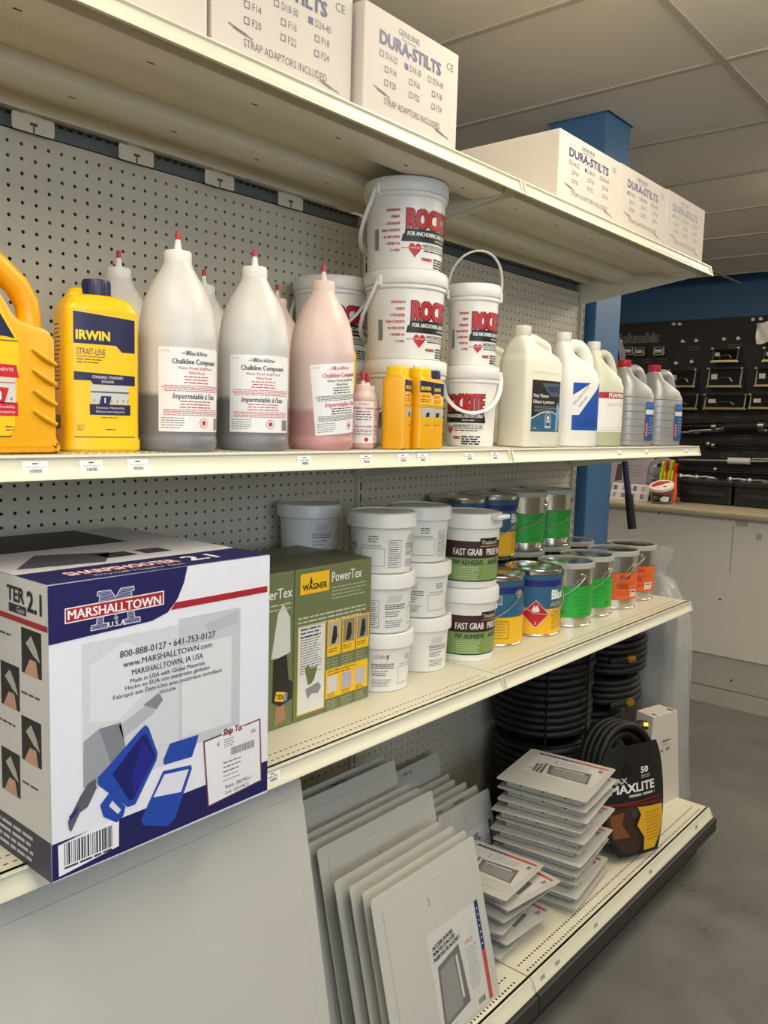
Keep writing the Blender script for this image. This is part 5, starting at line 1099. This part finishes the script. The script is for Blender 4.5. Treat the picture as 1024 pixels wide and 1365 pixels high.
# ---- tool board on the far wall
BX = 6.02
BRD = mat('black_display_board', '#1d1a17', .6, var=.15, scale=6)
tb = thing('tool_display_board', 'black tool display board with outlined silver lettering on the blue wall', 'board', (BX, 0, .9))
MB().box((0, -.9, 0), (.04, 2.5, 1.445)).build('panel', BRD, tb)
c0, c1 = px(878, 457, x=BX), px(836, 457, x=BX)
p = Print(); hl = px(857, 444, x=BX).z-px(857, 457, x=BX).z
p.text('Columbia', -c0.y, c0.z-.9+.010, hl*.96, '#8d8a84', 0, 'R', w=.40, bold=.045, shear=.12).text('Columbia', -c0.y, c0.z-.9+.010, hl*.96, '#191714', 1, 'R', w=.40, bold=.0, shear=.12)
for u, v, w in ((925, 462, 18), (980, 459, 18), (923, 490, 18), (841, 480, 14), (862, 479, 16), (884, 478, 18), (925, 552, 22), (976, 552, 22), (990, 567, 26), (990, 580, 24), (972, 605, 28), (1000, 598, 20)):
    q = px(u, v, x=BX); p.bars(-q.y, q.z-.9, w*.006, 2, .022, .008, '#4e4a44', 0, 'C', u)
p.build('board_print', tb, lambda u, v, o: (-o-.001, -u, v), base=.001, eps=.001)
PEG = mat('white_peg_cap', '#e2ddd2', .4)
for u, v in ((898, 432), (906, 432), (1004, 426), (1014, 425), (910, 455), (928, 454), (965, 452), (984, 451), (901, 484), (922, 482), (1020, 450)):
    q = px(u, v, x=BX-.05); MB().tube([(-.05, q.y, q.z-.9), (.002, q.y, q.z-.9)], .006, 8).lathe([(.012, 0), (.014, .004), (.010, .010), (.003, .012)], 12).build('peg', PEG, tb, smooth=50)
    o = tb.children[-1]; me = o.data; n = len(me.vertices)
    for vtx in me.vertices[16:]: x_, y_, z_ = vtx.co; vtx.co = (-.05-z_, q.y+x_, q.z-.9+y_)
CHR = mat('chrome', '#a9a6a0', .32, 1.0); ALB = mat('dark_anodised', '#23211f', .35, .6)
def flat_box(label, u0, u1, v0, v1):
    a, b = px(u0, v1, x=BX-.06), px(u1, v0, x=BX-.06); y0, y1 = b.y, a.y; h = b.z-a.z
    r = thing('flat_finishing_box', label, 'tool', (BX-.005, (y0+y1)/2, a.z), 0, 'flat finishing boxes'); w = y1-y0; hw = w/2
    MB().add([(0, -hw+.012, .01), (-.085, -hw+.012, .012), (-.05, -hw+.012, h-.01), (0, -hw+.012, h), (0, hw-.012, .01), (-.085, hw-.012, .012), (-.05, hw-.012, h-.01), (0, hw-.012, h)], [(0, 1, 2, 3), (7, 6, 5, 4), (0, 4, 5, 1), (1, 5, 6, 2), (2, 6, 7, 3), (3, 7, 4, 0)]).build('box_body', ALB, r, bevel=.003)
    for s in (-1, 1): MB().add([(0, s*hw, 0), (-.095, s*hw, 0), (-.06, s*hw, h+.004), (0, s*hw, h+.006), (0, s*(hw-.010), 0), (-.095, s*(hw-.010), 0), (-.06, s*(hw-.010), h+.004), (0, s*(hw-.010), h+.006)], [(0, 1, 2, 3), (7, 6, 5, 4), (0, 4, 5, 1), (1, 5, 6, 2), (2, 6, 7, 3), (3, 7, 4, 0)]).build('side_plate', CHR, r)
    MB().box((-.098, -hw, -.004), (-.085, hw, .012)).build('blade_holder', mat('brass_strip', '#b5a478', .3, .7), r)
    MB().tube([(-.075, -hw*.45, h*.30), (-.082, -hw*.3, h*.48), (-.085, 0, h*.50), (-.082, hw*.3, h*.48), (-.075, hw*.45, h*.30)], .005, 8).build('spring_bow', CHR, r)
    MB().box((-.081, hw*.45, h*.42), (-.070, hw*.8, h*.70)).build('maker_plate', mat('pale_plate', '#c9c5bb', .4), r)
    for s in (-1, 1):
        for zz in (0, h): MB().box((-.096, s*hw-.010, zz-.008), (-.082, s*hw+.010, zz+.008)).build('wheel', CHR, r, bevel=.004)
    return r
for lb, u0, u1, v0, v1 in (('smallest flat box, alone in the top row of the tool board', 950.5, 986.3, 464, 483), ('flat box cut by the right edge in the top row of the board', 1019, 1056, 463, 482), ('left flat box in the second row of the board, above the silver jugs', 893, 929, 493, 516), ('middle flat box in the second row of the board', 944.5, 991, 491, 516), ('right flat box in the second row of the board, cut by the edge', 1008, 1055, 490, 515), ('left flat box in the third row, partly behind the silver jugs', 880, 931.5, 527, 545), ('widest flat box in the middle of the third row', 940, 996, 526.5, 545), ('right flat box in the third row, cut by the edge', 1000, 1056, 526, 544.5)): flat_box(lb, u0, u1, v0, v1)
def corner_head(label, u, v):
    q = px(u, v, x=BX-.04); r = thing('corner_finisher_head', label, 'tool', (BX-.003, q.y, q.z-.035), 0, 'corner finisher heads')
    MB().box((-.05, -.045, 0), (0, .045, .012)).box((-.05, -.045, .06), (0, .045, .07)).box((-.05, -.045, .012), (-.04, -.03, .06)).box((-.05, .03, .012), (-.04, .045, .06)).build('frame', CHR, r, bevel=.002)
    MB().box((-.06, -.025, .02), (-.01, .025, .05)).build('block', mat('pale_plate', '#c9c5bb', .4), r, bevel=.004); MB().tube([(-.04, -.055, .02), (-.055, 0, .04), (-.04, .055, .02)], .005, 8).build('wire_runner', CHR, r)
corner_head('squarer corner finisher head under the lettering', 853, 469); corner_head('corner finisher head right of the other under the lettering', 879, 468); corner_head('corner finisher head peeking out beside the navy trowel', 838, 468)
def long_tool(label, segs, name='long_handled_tool'):
    "segs: (u0, v0, u1, v1, radius, material)"
    o = px(segs[0][0], segs[0][1], x=BX-.05); r = thing(name, label, 'tool', (BX-.075, o.y, o.z), 0, 'long tools hung on the board')
    for k, (u0, v0, u1, v1, rad, m) in enumerate(segs): a, b = px(u0, v0, x=BX-.075)-r.location, px(u1, v1, x=BX-.075)-r.location; MB().tube([a, b], rad, 10).build(('tube', 'fitting', 'handle', 'grip', 'end_piece', 'lever')[k % 6], m, r, smooth=50)
    for u in (segs[0][0]+8, segs[0][2]-5): q = px(u, segs[0][1], x=BX-.075)-r.location; MB().tube([q, q+Vector((.074, 0, 0))], .006, 6).build('support_peg', PEG, r)
long_tool('short taping tube with chrome ends in the fourth row', [(905, 569, 965, 568, .028, ALB), (905, 569, 910, 569, .042, CHR), (950, 569, 956, 569, .036, CHR), (920, 575, 955, 573, .018, CHR), (955, 573, 966, 570, .026, CHR), (906, 576, 933, 577, .012, CHR)])
long_tool('taping tube with thick black sleeve at the right of the fourth row', [(968, 569, 1040, 567, .036, BRD), (1012, 568, 1020, 568, .050, CHR), (1014, 574, 1024, 574, .02, CHR)])
long_tool('thin black rod with chrome joint in the fifth row', [(935, 591, 1060, 596, .012, ALB), (943, 591, 947, 593, .03, CHR), (950, 594, 954, 594, .032, CHR)])
long_tool('long silver rod with white sleeve in the sixth row', [(905, 613, 1060, 616, .012, CHR), (971, 614, 1000, 615, .026, PEG), (1004, 612, 1060, 613, .014, CHR)])
long_tool('dark rod with round end in the lowest row', [(902, 627, 1050, 633, .014, ALB), (953, 626, 957, 626, .028, CHR)])
rg = px(1022, 444, x=BX-.05)
wt = thing('white_rag', 'white rag hung on the tool board at the right edge', 'cloth', (BX-.085, rg.y, rg.z-.08)); mb = MB(); V = []
for j in range(7):
    for i in range(7): V.append((-.012*math.sin(i*1.7+j)+(.0), (i-3)*.022*(1-.1*j/6), .16-j*.026+.01*math.sin(i)))
mb.add(V, [(j*7+i, j*7+i+1, (j+1)*7+i+1, (j+1)*7+i) for j in range(6) for i in range(6)]); mb.add([(x+.006, y, z) for x, y, z in V], [(j*7+i, (j+1)*7+i, (j+1)*7+i+1, j*7+i+1) for j in range(6) for i in range(6)]); mb.build('cloth', PEG, wt, smooth=70, fix=False)
# ---- things on the counter
ZK = 1.05
BLP = mat('black_toolbox_plastic', '#151515', .45, var=.1, scale=10)
def toolbox(label, u0, u1, xk):
    a, b = px(u1, 660, x=xk), px(u0, 660, x=xk); w = b.y-a.y; r = thing('black_toolbox', label, 'toolbox', (xk, (a.y+b.y)/2, ZK), 0, 'black toolboxes on the counter'); hw = w/2; h = .135
    MB().box((0, -hw+.004, 0), (.20, hw-.004, h-.025)).build('box_body', BLP, r, bevel=.008); MB().box((-.008, -hw, h-.027), (.208, hw, h)).build('rim', BLP, r, bevel=.006)
    MB().box((-.008, -hw*.72, h*.36), (.0, hw*.72, h*.52)).build('front_ledge', mat('dark_grey_moulding', '#2a2a2a', .35), r, bevel=.003)
    return r, hw, h
r, hw, h = toolbox('black toolbox nearest the column on the counter', 905, 976, 4.10); toolbox('black toolbox at the right edge on the counter', 977.5, 1052, 4.10)
g = random.Random(3)
for k, (u, lb) in enumerate(((917, 'pale trowel blade lying on the left toolbox rim'), (940, 'chrome fitting lying on the left toolbox, mid rim'), (985, 'chrome fitting lying on the right toolbox near the gap'), (1012, 'bundle of bright chrome parts lying on the right toolbox'))):
    q = px(u, 634, x=4.19); o = thing('loose_tool_part', lb, 'tool', (4.19, q.y, ZK+.135), g.uniform(-.4, .4), 'loose tool parts on the toolboxes')
    MB().tube([(0, -.055, .009), (.01, 0, .013), (0, .055, .009)], [.008, .009, .006], 8).build('shaft', CHR if k else mat('pale_plate', '#c9c5bb', .4), o, smooth=50); MB().lathe([(.016, 0), (.018, .008), (.012, .022), (.004, .024)], 12, c=(0, .05)).build('knob', CHR, o, smooth=40); MB().box((-.02, -.07, .0), (.02, -.02, .012)).build('blade', CHR, o, bevel=.002)
# picture carton, leaflets, tub, clear lid, vest
q0, q1 = px(862, 640, x=4.02), px(806, 640, x=4.02); w = q1.y-q0.y
pc = thing('picture_carton', 'mauve grey picture carton standing behind leaflets on the counter', 'carton', (4.02, q0.y, ZK)); MB().box((0, 0, 0), (.10, w, .262)).build('carton_body', mat('mauve_carton', '#a89ca4', .5, var=.05, scale=8), pc, bevel=.002)
p = Print(); p.rect(-w+.004, .25, -.004, .262, '#e2dedc', 1).poly([(-w*.9, .03), (-w*.5, .10), (-w*.2, .06), (-w*.05, .03)], '#c9bfc4', 1).poly([(-w*.75, .10), (-w*.7, .20), (-w*.6, .21), (-w*.58, .11)], '#4a4650', 1).bars(-w*.45, .20, w*.35, 4, .018, .006, '#8a7f88', 1); p.build('front_print', pc, lambda u, v, o: (-o, -u, v))
for k, (u0, u1, lb) in enumerate(((814, 839, 'white leaflet card at the left, leaning on the mauve carton'), (840, 864, 'white leaflet card at the right, leaning on the mauve carton'))):
    a, b = px(u1, 660, x=3.96), px(u0, 660, x=3.96); w = b.y-a.y; o = thing('leaflet_card', lb, 'leaflet', (3.955, a.y, ZK), 0, 'leaflet cards on the counter'); o.rotation_euler = (0, R_(20), 0)
    MB().box((0, 0, 0), (.008, w, .098)).build('card', CARD_W, o); p = Print()
    for i in range(2):
        for j in range(2): p.rect(-w*(.92-.46*i), .055-.045*j, -w*(.72-.46*i), .085-.045*j, ('#5a5a66', '#8a93a6', '#9a9690', '#6a6f86')[i*2+j], 0).bars(-w*(.68-.46*i), .082-.045*j, w*.2, 3, .009, .003, '#a9a7a4', 0)
    p.build('card_print', o, lambda u, v, oo: (-oo, -u, v))
q = px(880, 668, x=3.88)
jr = thing('clear_tub', 'small clear tub with red and white lid beside the safety vest', 'tub', (3.90, q.y, ZK)); MB().lathe([(.052, 0), (.058, .004), (.062, .085), (.064, .09)], 32).build('tub_body', mat('smoky_clear_plastic', '#6d6b66', .15, var=.1, scale=12), jr, smooth=40)
p = Print(); p.rect(-.06, .012, .06, .052, '#2c2b2a', 0).rect(-.06, .056, .06, .066, '#a5282a', 0).poly([(.0, .015), (.04, .015), (.045, .04), (.01, .045), (-.01, .03)], '#d8d5cf', 1).bars(-.05, .042, .03, 2, .010, .004, '#9a9894', 1); p.build('tub_label', jr, on_cyl(.0585, .0635, .085, faceang(3.9, q.y)), curved=True)
ld = MB().lathe([(.064, 0), (.068, .003), (.068, .018), (.063, .022), (.01, .022)], 36); ld.xf(Matrix.Translation((-.006, 0, .088)) @ Matrix.Rotation(R_(-22), 4, 'Y')); lo = ld.build('lid', mat('white_lid', '#e2dcd4', .35), jr, smooth=40)
p = Print(); p.poly([(-.05, -.01), (-.03, .035), (.02, .05), (.045, .03), (.02, .02), (.0, -.01), (-.02, -.03)], '#c22a30', 0).ell(.03, -.025, .012, .006, '#3a3634', 0).poly([(-.055, -.02), (-.04, -.04), (-.02, -.035), (-.035, -.01)], '#c22a30', 0)
Ml = Matrix.Translation((-.006, 0, .088)) @ Matrix.Rotation(R_(-22), 4, 'Y'); p.build('lid_print', lo, lambda u, v, o: tuple(Ml @ Vector((v, -u, .022+o))))
q = px(879, 660, x=4.06)
sk = thing('dark_pouch', 'crumpled dark pouch slumped behind the small tub', 'bag', (4.06, q.y, ZK)); MB().loft([(0, 0, 0, .05, .062, 2.6), (.03, 0, 0, .056, .068, 2.6), (.08, .004, .004, .048, .056, 2.4), (.118, .008, 0, .036, .044, 2.2), (.130, .006, -.004, .022, .03, 2.)], 24).build('pouch', mat('dark_pouch_fabric', '#24221f', .7, var=.2, scale=25, bump=.4, bscale=60), sk, smooth=60)
cd = thing('clear_bowl_lid', 'grey clear dome lid resting on the dark pouch behind the small tub', 'lid', (4.06, q.y, ZK+.131)); Md = Matrix.Translation((.0, 0, .058)) @ Matrix.Rotation(R_(-55), 4, 'Y')
MB().lathe([(.070, 0), (.074, .004), (.068, .016), (.048, .030), (.014, .036)], 32, cap=False).xf(Md).build('dome', film('smoky_dome', '#8d8d88', .4, .15), cd, smooth=50)
MB().lathe([(.071, -.003), (.076, -.003), (.076, .004), (.071, .004), (.071, -.003)], 32, cap=False).xf(Md).build('rim', mat('smoky_rim', '#8a8a84', .3), cd, smooth=50)
q = px(893, 640, x=4.0)
vs_ = thing('safety_vest', 'folded orange and lime safety vest draped on the counter beside the toolbox', 'vest', (4.00, q.y, ZK))
ORG = mat('orange_fabric', '#e2562a', .8, bump=.1); LIM = mat('lime_fabric', '#d3d926', .8, bump=.1)
def fold(y, w, z1, m, nm, bend):
    V = []; n = 9
    for j in range(n):
        t = j/(n-1)
        for i in range(5): V.append((.012*math.sin(i*2.1+j*.6)+bend*t*t*-.05, y+(i-2)/4*w*(1-.35*t)+.01*math.sin(3*t), z1*t+.001))
    mb = MB(); mb.add(V, [(j*5+i, j*5+i+1, (j+1)*5+i+1, (j+1)*5+i) for j in range(n-1) for i in range(4)]); mb.add([(x+.008, y_, z) for x, y_, z in V], [(j*5+i, (j+1)*5+i, (j+1)*5+i+1, j*5+i+1) for j in range(n-1) for i in range(4)]); mb.build(nm, m, vs_, smooth=70, fix=False)
fold(.028, .040, .235, LIM, 'lime_fold', .4); fold(.012, .030, .24, ORG, 'orange_fold', .2); fold(-.012, .032, .245, LIM, 'lime_fold', -.2); fold(-.030, .036, .225, ORG, 'orange_fold', -.3); fold(-.018, .030, .11, LIM, 'lime_front', .5)
# ---- navy handled trowel hung beside the column
PX_ = 2.462
tp = [px(u, v, x=PX_) for u, v in ((826, 505), (829, 560), (833, 615), (838, 662), (843, 705))]
tr_ = thing('hanging_trowel', 'navy curved trowel with black grip hanging beside the blue column', 'tool', (PX_, tp[0].y, tp[-1].z)); L0 = tr_.location
NVP = mat('navy_paint', '#161a44', .55)
MB().tube([q-L0 for q in tp[:4]], .0125, 12).build('shaft', NVP, tr_, smooth=50); MB().tube([tp[3]-L0-Vector((0, 0, -.01)), tp[4]-L0], [.0165, .0175], 12).build('grip', mat('black_grip', '#181614', .7), tr_, smooth=50)
bl = [px(u, v, x=PX_)-L0 for u, v in ((822, 447), (826, 455), (829.5, 470), (831.5, 488), (831, 505), (828, 522), (824, 532), (821, 500), (820.5, 470))]
n = len(bl); MB().add([(q.x-.03, q.y, q.z) for q in bl]+[(q.x+.03, q.y, q.z) for q in bl], [tuple(range(n)), tuple(reversed(range(n, 2*n)))]+[(k, n+k, n+(k+1) % n, (k+1) % n) for k in range(n)]).build('blade', NVP, tr_, bevel=.003)
hz = L0.z+bl[0].z-.03
hk = MB().tube([(2.404, tp[0].y+.012, hz), (2.47, tp[0].y+.012, hz), (2.485, tp[0].y+.012, hz+.012)], .004, 8).build('column_hook', STEEL, None, smooth=50); tag(hk, 'small steel hook on the blue column holding the navy trowel', 'hook')
